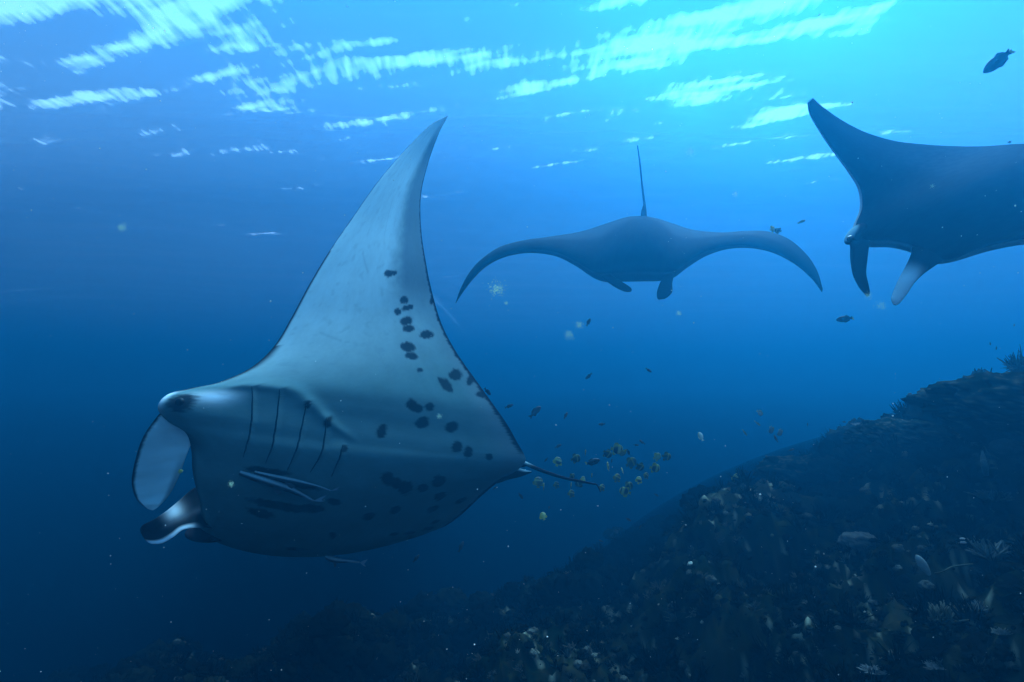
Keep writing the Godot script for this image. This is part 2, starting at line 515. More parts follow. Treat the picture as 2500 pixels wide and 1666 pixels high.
func part(called: String, mesh: Mesh, m: Material, root: Node3D) -> MeshInstance3D:
	var o := put(called, mesh, m, root)
	o.position = -root.position        # the meshes of an animal are laid out in place; its node stands at its middle
	return o

func spot_tone(s: float, t: float) -> float:
	var most := 0.0
	for e in belly_spots:
		var dt: float = t - e[1]
		if absf(dt) > 1.0: continue
		var ds: float = s - e[0]
		if absf(ds) > 0.2: continue
		var det: float = e[2] * e[5] - e[4] * e[3]
		if absf(det) < 1e-7: continue
		var x: float = (ds * e[5] - dt * e[4]) / det
		var y: float = (dt * e[2] - ds * e[3]) / det
		var r := sqrt(x * x + y * y) + 0.30 * skin.get_noise_3d(s * 4.0, t * 0.35, e[0] * 9.0)
		most = maxf(most, 1.0 - smoothstep(0.72, 1.12, r))
	return most

var scratches := [[0.33, 5.0, 0.44, 5.6, 0], [0.55, 8.3, 0.60, 9.4, 0], [0.22, 7.6, 0.35, 7.9, 0], [0.50, 12.6, 0.58, 13.4, 0], [0.45, 3.4, 0.50, 4.4, 0]]

func near_color(s: float, t: float, belly: bool) -> Color:
	var dark := back_tone
	if not belly: return dark
	var g := 0.5 + 0.5 * skin.get_noise_2d(s * 0.9 + 3.0, t * 0.08)
	var c := Color(0.62, 0.78, 0.74) * (0.84 + 0.16 * g)
	c = c.lerp(Color(0.085, 0.17, 0.17) * (0.85 + 0.2 * g), smoothstep(6.0, 11.5, t + 2.5 * s))  # body toned darker than the wing: shade of the downturned belly painted in
	# white patches beside the eye and on the snout
	c = c.lerp(Color(0.85, 0.92, 0.9), 1.0 * exp(-pow((t - 11.7) / 0.55, 2.0) - pow((s - 0.125) / 0.05, 2.0)))
	c = c.lerp(Color(0.8, 0.9, 0.88), 0.95 * exp(-pow((t - 12.2) / 0.7, 2.0)) * (1.0 - smoothstep(0.01, 0.035, s)))
	# grey hind band of the wing, a pigment that widens towards its tip
	var band := smoothstep(0.55, 0.80, s + 0.03 * skin.get_noise_2d(t * 0.3, s)) * (1.0 - smoothstep(5.6, 7.2, t)) * smoothstep(0.3, 1.5, t)
	c = c.lerp(Color(0.07, 0.11, 0.13), 0.80 * band)
	c = c.lerp(Color(0.16, 0.20, 0.21), 0.5 * smoothstep(0.86, 0.99, s) * smoothstep(6.0, 9.0, t))
	# faint scuffs and smudges
	c = c * (1.0 + 0.05 * skin.get_noise_2d(s * 3.5, t * 0.5) + 0.03 * skin.get_noise_2d(s * 14.0 + 40.0, t * 1.6))
	c = c.lerp(Color(0.1, 0.16, 0.17), 0.16 * smoothstep(0.25, 0.6, skin.get_noise_2d(s * 1.2 + 11.0, t * 0.25)))
	for k in scratches:
		var a := Vector2(k[0], k[1] * 0.05); var q := Vector2(k[2], k[3] * 0.05) - a
		var w := Vector2(s, t * 0.05) - a
		var d := (w - q * clampf(w.dot(q) / q.length_squared(), 0.0, 1.0)).length()
		if d < 0.006: c = c.lerp(Color(0.75, 0.85, 0.83) if k[4] > 0 else Color(0.12, 0.16, 0.17), 0.22 * (1.0 - smoothstep(0.0005, 0.004, d)))
	c = c.lerp(dark, 0.93 * spot_tone(s, t))
	# dark smudge round the eye
	var e := Vector2((s - 0.066) / 0.042, (t - 12.45) / 0.85).length() + 0.25 * skin.get_noise_2d(s * 5.0, t * 0.5)
	c = c.lerp(Color(0.012, 0.016, 0.02), 0.95 * (1.0 - smoothstep(0.55, 1.05, e)))
	# the dark back wraps round the edges
	var rim := 1.0 - smoothstep(0.006, 0.016 + 0.01 * skin.get_noise_2d(t * 1.1, 5.0), s)
	if t > 5.0: rim = maxf(rim, 1.0 - smoothstep(0.01, 0.03, s))
	if t > 8.0: rim = maxf(rim, 1.0 - smoothstep(0.012, 0.05 * smoothstep(12.2, 8.0, t) + 0.02, s))
	rim *= 1.0 - smoothstep(11.3, 12.0, t) * (1.0 - smoothstep(14.2, 15.5, t) * 0.6)
	var hind := smoothstep(0.975, 0.99, s + 0.012 * skin.get_noise_2d(t * 1.6, 9.0)) * (1.0 - smoothstep(12.6, 13.4, t) * (1.0 - smoothstep(17.0, 18.5, t)))
	# shade inside the corner of the mouth, painted dark onto the skin
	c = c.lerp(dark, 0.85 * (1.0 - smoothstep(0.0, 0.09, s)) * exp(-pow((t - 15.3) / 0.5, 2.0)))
	return c.lerp(dark, maxf(rim, hind))

func near_bump(s: float, t: float) -> float:
	# overlapping gill flaps and the raised ridge that runs over their outer ends
	var out := 0.0
	for k in gill_lines.size():
		var g: Array = gill_lines[k]
		var t0: float = g[0].y; var t1: float = g[-1].y
		if t < t0 - 0.6 or t > t1 + 0.6: continue
		var q := clampf((t - t0) / (t1 - t0), 0.0, 1.0) * (g.size() - 1)
		var lo := 0; 
		while lo < g.size() - 2 and g[lo + 1].y < t: lo += 1
		var f := clampf((t - g[lo].y) / (g[lo + 1].y - g[lo].y), 0.0, 1.0)
		var line := lerpf(g[lo].x, g[lo + 1].x, f)
		var along := smoothstep(t0 - 0.6, t0 + 0.3, t) * (1.0 - smoothstep(t1 - 1.2, t1 + 0.4, t))
		var d := line - s
		if d > -0.010 and d < 0.075: out = maxf(out, 0.008 * along * (1.0 - d / 0.075 if d >= 0.0 else 1.0 + d / 0.010))
	# fold above the gills
	var a := smoothstep(0.08, 0.14, s) * (1.0 - smoothstep(0.42, 0.52, s))
	var ridge := exp(-pow((t - (10.35 + 2.7 * pow(clampf((s - 0.24) / 0.24, 0.0, 1.2), 1.7))) / 0.42, 2.0))
	out += 0.035 * exp(-pow((t - 12.7) / 1.1, 2.0) - pow((s - 0.05) / 0.05, 2.0))
	return out + 0.013 * a * ridge

func near_manta() -> void:
	var L := make_loft(near_table, 20.0, -1.0)
	L.bump = near_bump
	var root := base("manta_ray", at(760, 1010, 2.8))
	tag(root, "large near manta ray banking with its pale spotted belly towards the viewer", "manta ray", "manta rays gliding over the reef")
	var m := vmat(0.9, 0.12)
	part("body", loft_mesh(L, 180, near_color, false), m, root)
	for k in gill_lines.size():
		var g := part("gill_slit", ribbon(L, gill_lines[k].map(func(q): return q - Vector2(0.003, 0.0)), 0.0060, 0.0045, Color(0.015, 0.02, 0.025)), m, root)
	var X := cam_basis.x; var Y := cam_basis.y; var Z := cam_basis.z
	var ep := L.point(0.064, 12.45, true); var en := L.normal(0.064, 12.45)
	part("eye", blob(ep - en * 0.006, X * 0.020, Y * 0.020, Z * 0.016, func(_q): return Color(0.006, 0.008, 0.010), 16), vmat(0.5, 0.2), root)
	# cephalic fins
	var upper_col := func(u: float, v: float, front: bool) -> Color:
		var streak := 0.5 + 0.5 * skin.get_noise_2d(u * 0.10, v * 1.1)
		var c: Color = Color(0.55, 0.72, 0.71) * (0.75 + 0.25 * streak) if front else back_tone
		c = c.lerp(back_tone, 1.0 - smoothstep(0.03, 0.10, u + 0.02 * skin.get_noise_1d(v * 5.0)))
		return c.lerp(back_tone * 3.0, 0.6 * smoothstep(0.80, 0.93, u) * smoothstep(0.35, 0.6, v) * (1.0 - smoothstep(0.75, 0.9, v)))
	part("cephalic_fin", paddle([[372, 945, 2.52, 452, 965, 2.52], [354, 966, 2.485, 450, 984, 2.52], [328, 1005, 2.44, 442, 1012, 2.53], [310, 1058, 2.42, 428, 1048, 2.51], [302, 1108, 2.42, 411, 1095, 2.50], [312, 1146, 2.43, 390, 1136, 2.49], [334, 1167, 2.45, 366, 1163, 2.47], [347, 1173, 2.46, 352, 1173, 2.46]], 0.018, 0.20, upper_col, 30, 12), m, root)
	var lower_col := func(u: float, v: float, front: bool) -> Color:
		var c := back_tone
		if front:
			c = c.lerp(Color(0.8, 0.9, 0.92), 0.97 * exp(-pow((v - 0.60) / 0.11, 2.0)) * exp(-pow((u - 0.18) / 0.26, 2.0)))
			c = c.lerp(Color(0.7, 0.82, 0.84), smoothstep(0.78, 0.9, u) * smoothstep(0.08, 0.2, v) * (1.0 - smoothstep(0.65, 0.8, v)))
			c = c.lerp(Color(0.10, 0.13, 0.16), 0.5 * exp(-pow((u - 0.42 - 0.1 * v) / 0.07, 2.0)) * smoothstep(0.3, 0.5, v))
		return c
	part("cephalic_fin", paddle([[322, 1216, 2.60, 324, 1226, 2.60], [328, 1207, 2.60, 342, 1248, 2.59], [345, 1198, 2.61, 370, 1250, 2.59], [366, 1186, 2.63, 397, 1236, 2.60], [388, 1170, 2.66, 420, 1219, 2.63], [412, 1150, 2.70, 450, 1214, 2.67], [440, 1125, 2.74, 485, 1214, 2.73], [470, 1110, 2.80, 520, 1222, 2.80]], 0.016, 0.16, lower_col, 26, 10), m, root)
	# root of the far wing seen under the head
	part("wing_root", blob(at(485, 1224, 2.93), X * 0.115 - Y * 0.012, Y * 0.030, Z * 0.12, func(_q): return back_tone, 18), m, root)
	# tail
	var tail_col := func(v: float, w: float) -> Color:
		return white_skin.lerp(back_tone, smoothstep(0.30, 0.42, v)) if sin(w) > -0.2 else back_tone  # highlight along the upper side painted in near the base
	part("tail", tube([at(1085, 1040, 2.93), at(1130, 1050, 2.93), at(1165, 1057, 2.93), at(1202, 1064, 2.93), at(1240, 1080, 2.92), at(1290, 1097, 2.90), at(1335, 1107, 2.88), at(1362, 1112, 2.86), at(1372, 1115, 2.86), at(1380, 1131, 2.85)], [0.02, 0.017, 0.013, 0.0105, 0.009, 0.0075, 0.006, 0.005, 0.004, 0.003], tail_col, 10, 6), m, root)
	var pelvic_col := func(u: float, v: float, front: bool) -> Color:
		return back_tone.lerp(white_skin, smoothstep(0.22, 0.08, u) * smoothstep(0.25, 0.4, v) * (1.0 - smoothstep(0.85, 0.95, v)))
	part("pelvic_fin", paddle([[1120, 1055, 2.93, 1105, 1100, 2.95], [1155, 1062, 2.92, 1135, 1112, 2.94], [1182, 1073, 2.91, 1168, 1103, 2.93], [1208, 1081, 2.91, 1196, 1096, 2.92], [1219, 1083, 2.91, 1213, 1090, 2.91], [1222, 1085, 2.91, 1221, 1087, 2.91]], 0.012, 0.05, pelvic_col, 14, 8), m, root)
	part("dorsal_fin", paddle([[1150, 1052, 2.96, 1166, 1066, 2.96], [1180, 1058, 2.955, 1186, 1072, 2.955], [1200, 1063, 2.95, 1203, 1074, 2.95], [1212, 1068, 2.95, 1213, 1070, 2.95]], 0.006, 0.0, func(_u, _v, _f): return back_tone, 10, 6), m, root)
	remoras(L)

func remora(called_label: String, pts: Array, radii: Array, tail_a: Vector3, tail_b: Vector3, up: Vector3) -> void:
	var root := base("remora", pts[2])
	tag(root, called_label, "remora", "remoras clinging under the near manta")
	var m := vmat(0.5, 0.4)
	part("body", tube(pts, radii, func(v: float, w: float) -> Color:
		var k := smoothstep(0.75, 0.95, cos(w - 0.9))
		return Color(0.02, 0.024, 0.028).lerp(Color(0.30, 0.40, 0.42), maxf(k * 0.6, smoothstep(0.68, 0.85, v) * 0.35)), 12, 6, 0.8), m, root)
	var e: Vector3 = pts[-1]
	var P := PackedVector3Array(); var C := PackedColorArray()
	for k in 2:
		for q in [e, e.lerp(tail_a, 0.5) - (tail_b - tail_a) * 0.06, tail_a, (tail_a + tail_b) * 0.5 + (e - tail_a) * 0.3, tail_b, e.lerp(tail_b, 0.5) + (tail_b - tail_a) * 0.06]:
			P.append(q + up * (0.0015 if k == 0 else -0.0015)); C.append(Color(0.16, 0.22, 0.25))
	part("tail_fin", tri_mesh(P, C, PackedInt32Array([0, 1, 3, 1, 2, 3, 0, 3, 5, 3, 4, 5, 6, 9, 7, 7, 9, 8, 6, 11, 9, 9, 11, 10])), m, root)
	# pectoral fin
	var p1: Vector3 = pts[1]; var p2: Vector3 = pts[2]
	var dn := (tail_b - tail_a).normalized()
	var P2 := PackedVector3Array(); var C2 := PackedColorArray()
	for k in 2:
		for q in [p1.lerp(p2, 0.1), p1.lerp(p2, 0.5), p1.lerp(p2, 0.75) + dn * 0.035, p1.lerp(p2, 0.9) + dn * 0.02]:
			P2.append(q + up * (0.008 if k == 0 else 0.006)); C2.append(Color(0.05, 0.06, 0.07))
	part("pectoral_fin", tri_mesh(P2, C2, PackedInt32Array([0, 1, 2, 1, 3, 2, 4, 6, 5, 5, 6, 7])), m, root)

func remoras(L: Loft) -> void:
	var lift := func(uv: Array, h: Array) -> Array:
		var out := []
		for i in uv.size(): out.append(L.point(uv[i].x, uv[i].y, true) + L.normal(uv[i].x, uv[i].y) * h[i])
		return out
	var a: Array = lift.call([Vector2(0.159, 16.22), Vector2(0.225, 16.45), Vector2(0.291, 16.75), Vector2(0.336, 17.09), Vector2(0.365, 17.36)], [0.012, 0.018, 0.022, 0.026, 0.03])
	var ta: Vector3 = at(752, 1141, 2.39); var up := cam_basis.z
	var da: float = (cam_basis.inverse() * a[-1]).z
	remora("remora with pale fan tail lying below the manta's gill slits", a, [0.013, 0.021, 0.018, 0.010, 0.005], at(751, 1138, -da), at(744, 1153, -da), up)
	var b: Array = lift.call([Vector2(0.198, 16.13), Vector2(0.267, 16.28), Vector2(0.322, 16.42), Vector2(0.377, 16.63), Vector2(0.410, 16.83)], [0.010, 0.016, 0.020, 0.024, 0.028])
	var db: float = (cam_basis.inverse() * b[-1]).z
	remora("thin remora with forked tail touching the ends of the manta's gill slits", b, [0.009, 0.014, 0.012, 0.006, 0.003], at(781, 1119, -db), at(778, 1126, -db), up)
	remora("dark remora hanging below the belly outline of the near manta", [at(748, 1280, 2.86), at(762, 1285, 2.85), at(779, 1289, 2.84), at(800, 1290, 2.84), at(826, 1293, 2.84)], [0.008, 0.017, 0.014, 0.008, 0.005], at(845, 1286, 2.84), at(840, 1303, 2.84), up)

func far_color(s: float, t: float, belly: bool) -> Color:
	var c := back_tone * (0.6 + 0.2 * skin.get_noise_2d(s, t * 0.3))
	if belly: return Color(0.05, 0.06, 0.065)
	# paler shoulder marks that also paint the lit back against the shaded middle
	var out := absf(t - 10.5)
	var pale := smoothstep(0.6, 2.2, out + 3.0 * (s - 0.62)) * smoothstep(0.28, 0.5, s) * (1.0 - smoothstep(0.9, 1.0, s)) * (1.0 - smoothstep(6.0, 9.0, out))
	return c.lerp(Color(0.03, 0.038, 0.042), 0.8 * pale)

func far_manta() -> void:
	var L := make_loft(far_table, 12.0, 1.0)
	var root := base("manta_ray", at(1475, 570, 4.88))
	tag(root, "distant dark manta ray coming head on with both wings curled down and tail up", "manta ray", "manta rays gliding over the reef")
	var m := vmat(0.9, 0.08)
	part("body", loft_mesh(L, 60, far_color, false), m, root)
	var dark := func(_u: float, _v: float, _f: bool) -> Color: return back_tone
	part("cephalic_fin", paddle([[1368, 622, 4.54, 1408, 624, 4.50], [1383, 636, 4.48, 1402, 630, 4.46], [1398, 650, 4.45, 1420, 642, 4.42], [1420, 664, 4.41, 1438, 653, 4.40], [1438, 671, 4.39, 1449, 661, 4.39], [1450, 671, 4.39, 1452, 666, 4.39]], 0.03, 0.1, dark, 12, 6), m, root)
	part("cephalic_fin", paddle([[1522, 622, 4.51, 1556, 620, 4.54], [1524, 634, 4.48, 1549, 634, 4.49], [1516, 652, 4.45, 1545, 652, 4.46], [1510, 670, 4.42, 1545, 670, 4.43], [1510, 684, 4.41, 1538, 680, 4.41], [1514, 689, 4.41, 1528, 687, 4.41]], 0.03, 0.1, dark, 12, 6), m, root)
	part("tail", tube([at(1481, 530, 5.31), at(1483, 500, 5.62), at(1481, 470, 5.77), at(1476, 430, 5.93), at(1471, 380, 6.08), at(1465, 335, 6.23)], [0.017, 0.014, 0.012, 0.010, 0.009, 0.006], func(_v, _w): return back_tone, 8, 5), m, root)
	part("dorsal_fin", paddle([[1472, 505, 5.54, 1481, 505, 5.57], [1474, 485, 5.62, 1480, 488, 5.63], [1477, 475, 5.68, 1480, 476, 5.69], [1479, 468, 5.75, 1480, 468, 5.75]], 0.012, 0.0, dark, 8, 6), m, root)

func edge_color(s: float, t: float, belly: bool) -> Color:
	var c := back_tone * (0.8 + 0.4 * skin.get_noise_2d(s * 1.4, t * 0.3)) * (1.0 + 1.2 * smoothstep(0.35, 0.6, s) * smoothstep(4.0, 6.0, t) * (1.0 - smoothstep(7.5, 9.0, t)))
	return c if not belly else Color(0.3, 0.32, 0.33)

func edge_manta() -> void:
	var L := make_loft(edge_table, 12.0, 1.0)
	var root := base("manta_ray", at(2200, 460, 3.24))
	tag(root, "dark manta ray at the right edge with one wing raised and one pale head fin", "manta ray", "manta rays gliding over the reef")
	var m := vmat(0.9, 0.08)
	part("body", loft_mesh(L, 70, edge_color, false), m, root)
	part("head_lobe", blob(at(1966, 538, 2.98), cam_basis.x * 0.043 + cam_basis.y * 0.014, cam_basis.y * 0.052 + cam_basis.x * 0.02, cam_basis.z * 0.056, func(q: Vector3) -> Color: return back_tone.lerp(white_skin, 0.7 * smoothstep(0.2, 0.6, -q.x + 0.4 * q.y - 0.3)), 16), m, root)
	part("eye", blob(at(1955, 549, 2.92), cam_basis.x * 0.017, cam_basis.y * 0.017, cam_basis.z * 0.018, func(_q): return Color(0.01, 0.012, 0.014), 10), vmat(0.25, 0.5), root)
	var dark := func(u: float, v: float, _f: bool) -> Color: return back_tone.lerp(white_skin, 0.5 * smoothstep(0.86, 1.0, v))
	part("cephalic_fin", paddle([[1950, 545, 2.96, 2003, 545, 2.98], [1955, 566, 2.93, 1997, 566, 2.95], [1955, 595, 2.92, 1993, 598, 2.92], [1962, 628, 2.89, 1990, 630, 2.91], [1974, 657, 2.88, 1996, 656, 2.89], [1984, 672, 2.88, 1999, 670, 2.88], [1992, 682, 2.88, 1998, 680, 2.88]], 0.02, 0.1, dark, 14, 6), m, root)
	var pale := func(u: float, v: float, f: bool) -> Color:
		return back_tone.lerp(Color(0.72, 0.85, 0.84), 0.95 * smoothstep(0.22, 0.5, v) * smoothstep(1.0, 0.8, u)) if f else back_tone
	part("cephalic_fin", paddle([[2098, 560, 2.96, 2172, 596, 2.98], [2094, 585, 2.93, 2145, 614, 2.95], [2082, 612, 2.91, 2120, 632, 2.92], [2066, 642, 2.88, 2098, 654, 2.89], [2053, 672, 2.87, 2082, 678, 2.88], [2049, 688, 2.86, 2068, 696, 2.87], [2053, 700, 2.86, 2060, 702, 2.86]], 0.02, -0.08, pale, 16, 6), m, root)

# ---------------------------------------------------------------- fish
func fin_mesh(outline: Array, col: Color, thick := 0.012) -> ArrayMesh:
	var poly := PackedVector2Array(outline)
	var tri := Geometry2D.triangulate_polygon(poly)
	var P := PackedVector3Array(); var C := PackedColorArray(); var idx := PackedInt32Array()
	var n := poly.size()
	for k in 2:
		for q in poly:
			P.append(Vector3(q.x, q.y, thick * (0.5 - k))); C.append(col)
	for i in range(0, tri.size(), 3):
		idx.append_array([tri[i], tri[i + 1], tri[i + 2], n + tri[i], n + tri[i + 2], n + tri[i + 1]])
	for i in n:
		var j := (i + 1) % n
		idx.append_array([i, j, n + i, j, n + j, n + i])
	return tri_mesh(P, C, idx)

func fish_body(height: float, width: float, front: float, col: Callable) -> ArrayMesh:
	var P := PackedVector3Array(); var C := PackedColorArray()
	var n := 18; var sides := 14
	for i in n + 1:
		var q := float(i) / n
		var x := 0.5 - 0.80 * q
		var h := height * 0.5 * (pow(sin(PI * pow(q * 0.93, front)), 0.75) * 0.92 + 0.08 * q)
		var w := width * 0.5 * (pow(sin(PI * pow(q * 0.95, front * 0.9)), 0.8) * 0.95 + 0.02)
		if i == 0: h = 0.01; w = 0.008
		for k in sides:
			var a := TAU * k / sides
			P.append(Vector3(x, sin(a) * h, cos(a) * w)); C.append(col.call(x, sin(a)))
	return grid_mesh(P, C, sides, n + 1, true, false)

var fish_kinds := {}

func make_kinds() -> void:
	var m := vmat(0.55, 0.35)
	# slender dark reef fish
	var d := Node3D.new()
	put("body", fish_body(0.34, 0.16, 0.75, func(x, y): return Color(0.022, 0.026, 0.03).lerp(Color(0.05, 0.055, 0.055), 0.5 - 0.5 * y)), m, d)
	put("tail_fin", fin_mesh([Vector2(-0.28, 0.03), Vector2(-0.5, 0.13), Vector2(-0.44, 0.0), Vector2(-0.5, -0.13), Vector2(-0.28, -0.03)], Color(0.03, 0.035, 0.035)), m, d)
	put("dorsal_fin", fin_mesh([Vector2(0.2, 0.14), Vector2(0.1, 0.21), Vector2(-0.18, 0.15), Vector2(-0.2, 0.09)], Color(0.025, 0.03, 0.03)), m, d)
	put("anal_fin", fin_mesh([Vector2(0.0, -0.15), Vector2(-0.16, -0.19), Vector2(-0.22, -0.08)], Color(0.025, 0.03, 0.03)), m, d)
	fish_kinds["dark"] = d
	# deep-bodied striped fish
	for v in 3:
		var b := Node3D.new()
		var body_col := func(x: float, y: float) -> Color:
			var yellow := Color(0.30, 0.30, 0.015); var white := Color(0.30, 0.32, 0.11); var black := Color(0.025, 0.028, 0.03)
			var c := white
			if v == 0:
				c = black if x > 0.30 and x < 0.38 else white
				c = c.lerp(black, smoothstep(0.12, 0.04, x) * smoothstep(-0.26, -0.2, x)).lerp(yellow, 0.65 * smoothstep(0.3, 0.8, y))
			elif v == 1:
				c = Color(0.03, 0.045, 0.03).lerp(yellow * 0.5, smoothstep(0.2, 0.9, y)).lerp(white, 0.8 * exp(-pow((x - 0.16) / 0.05, 2.0)))
			else:
				c = white.lerp(yellow, 0.6 * smoothstep(-0.2, 0.7, y)).lerp(black, 0.8 * exp(-pow((x - 0.33) / 0.04, 2.0)))
			return c
		put("body", fish_body(0.72, 0.17, 0.72, body_col), m, b)
		var fc: Color = [Color(0.24, 0.25, 0.012), Color(0.07, 0.08, 0.012), Color(0.28, 0.28, 0.02)][v]
		put("tail_fin", fin_mesh([Vector2(-0.27, 0.05), Vector2(-0.46, 0.15), Vector2(-0.44, 0.0), Vector2(-0.46, -0.15), Vector2(-0.27, -0.05)], fc), m, b)
		put("dorsal_fin", fin_mesh([Vector2(0.18, 0.30), Vector2(0.02, 0.46), Vector2(-0.2, 0.42), Vector2(-0.28, 0.16), Vector2(-0.1, 0.28)], fc), m, b)
		put("anal_fin", fin_mesh([Vector2(0.04, -0.33), Vector2(-0.16, -0.44), Vector2(-0.26, -0.36), Vector2(-0.28, -0.14), Vector2(-0.1, -0.28)], fc), m, b)
		fish_kinds[["striped", "dusky", "yellow"][v]] = b
	# pale silvery fish
	var p := Node3D.new()
	put("body", fish_body(0.5, 0.16, 0.75, func(x, y): return Color(0.42, 0.46, 0.36).lerp(Color(0.3, 0.31, 0.12), smoothstep(0.3, 0.9, y))), m, p)
	put("tail_fin", fin_mesh([Vector2(-0.27, 0.04), Vector2(-0.48, 0.14), Vector2(-0.44, 0.0), Vector2(-0.48, -0.14), Vector2(-0.27, -0.04)], Color(0.6, 0.6, 0.35)), m, p)
	put("dorsal_fin", fin_mesh([Vector2(0.2, 0.2), Vector2(0.05, 0.31), Vector2(-0.2, 0.26), Vector2(-0.26, 0.1)], Color(0.6, 0.6, 0.35)), m, p)
	fish_kinds["pale"] = p
	# the plump dark fish with a yellow-edged tail
	var t := Node3D.new()
	put("body", fish_body(0.40, 0.2, 0.85, func(x, y): return Color(0.016, 0.02, 0.026)), m, t)
	put("tail_fin", fin_mesh([Vector2(-0.27, 0.06), Vector2(-0.42, 0.11), Vector2(-0.38, 0.0), Vector2(-0.42, -0.11), Vector2(-0.27, -0.06)], Color(0.02, 0.025, 0.03)), m, t)
	put("tail_edge", fin_mesh([Vector2(-0.38, 0.02), Vector2(-0.40, 0.11), Vector2(-0.50, 0.14), Vector2(-0.45, 0.03), Vector2(-0.46, -0.05), Vector2(-0.39, -0.03)], Color(0.55, 0.50, 0.10), 0.014), m, t)
	put("dorsal_fin", fin_mesh([Vector2(0.12, 0.185), Vector2(0.0, 0.235), Vector2(-0.24, 0.16), Vector2(-0.26, 0.06)], Color(0.016, 0.02, 0.026)), m, t)
	put("anal_fin", fin_mesh([Vector2(0.02, -0.19), Vector2(-0.12, -0.22), Vector2(-0.26, -0.12), Vector2(-0.26, -0.06)], Color(0.016, 0.02, 0.026)), m, t)
	put("pectoral_fin", fin_mesh([Vector2(0.16, -0.02), Vector2(0.03, 0.03), Vector2(0.0, -0.05), Vector2(0.1, -0.07)], Color(0.02, 0.026, 0.032), 0.23), m, t)
	fish_kinds["plump"] = t

func fish(kind: String, x: float, y: float, d: float, size: float, turn: float, yaw: float, label: String) -> void:
	# size: apparent length in the 2353-wide view, turned into metres at distance d
	var o: Node3D = fish_kinds[kind].duplicate()
	var called: String = {"dark": "reef_fish", "pale": "silver_fish", "plump": "triggerfish"}.get(kind, "butterflyfish")
	o.name = numbered(called)
	add_child(o, true)
	o.position = at(x, y, d)
	var length := size * 1.0625 / F * d / (cos(deg_to_rad(yaw)) if yaw < 50.0 else 1.0)
	o.basis = cam_basis * Basis(Vector3.BACK, deg_to_rad(turn)) * (Basis(Vector3.UP, deg_to_rad(yaw)) if yaw < 50.0 else Basis(Vector3.RIGHT, deg_to_rad(yaw + 14.0))) * Basis.from_scale(Vector3.ONE * length)
	tag(o, label, {"reef_fish": "fish", "silver_fish": "fish", "triggerfish": "fish", "butterflyfish": "butterflyfish"}[called], {"dark": "dark slender fish in open water", "pale": "pale fish over the slope", "plump": ""}.get(kind, "butterflyfish school behind the near manta"))

func c6(X: float) -> float: return (1150.0 + X / 2.941) / 1.0625
func d6(Y: float) -> float: return (900.0 + Y / 2.941) / 1.0625

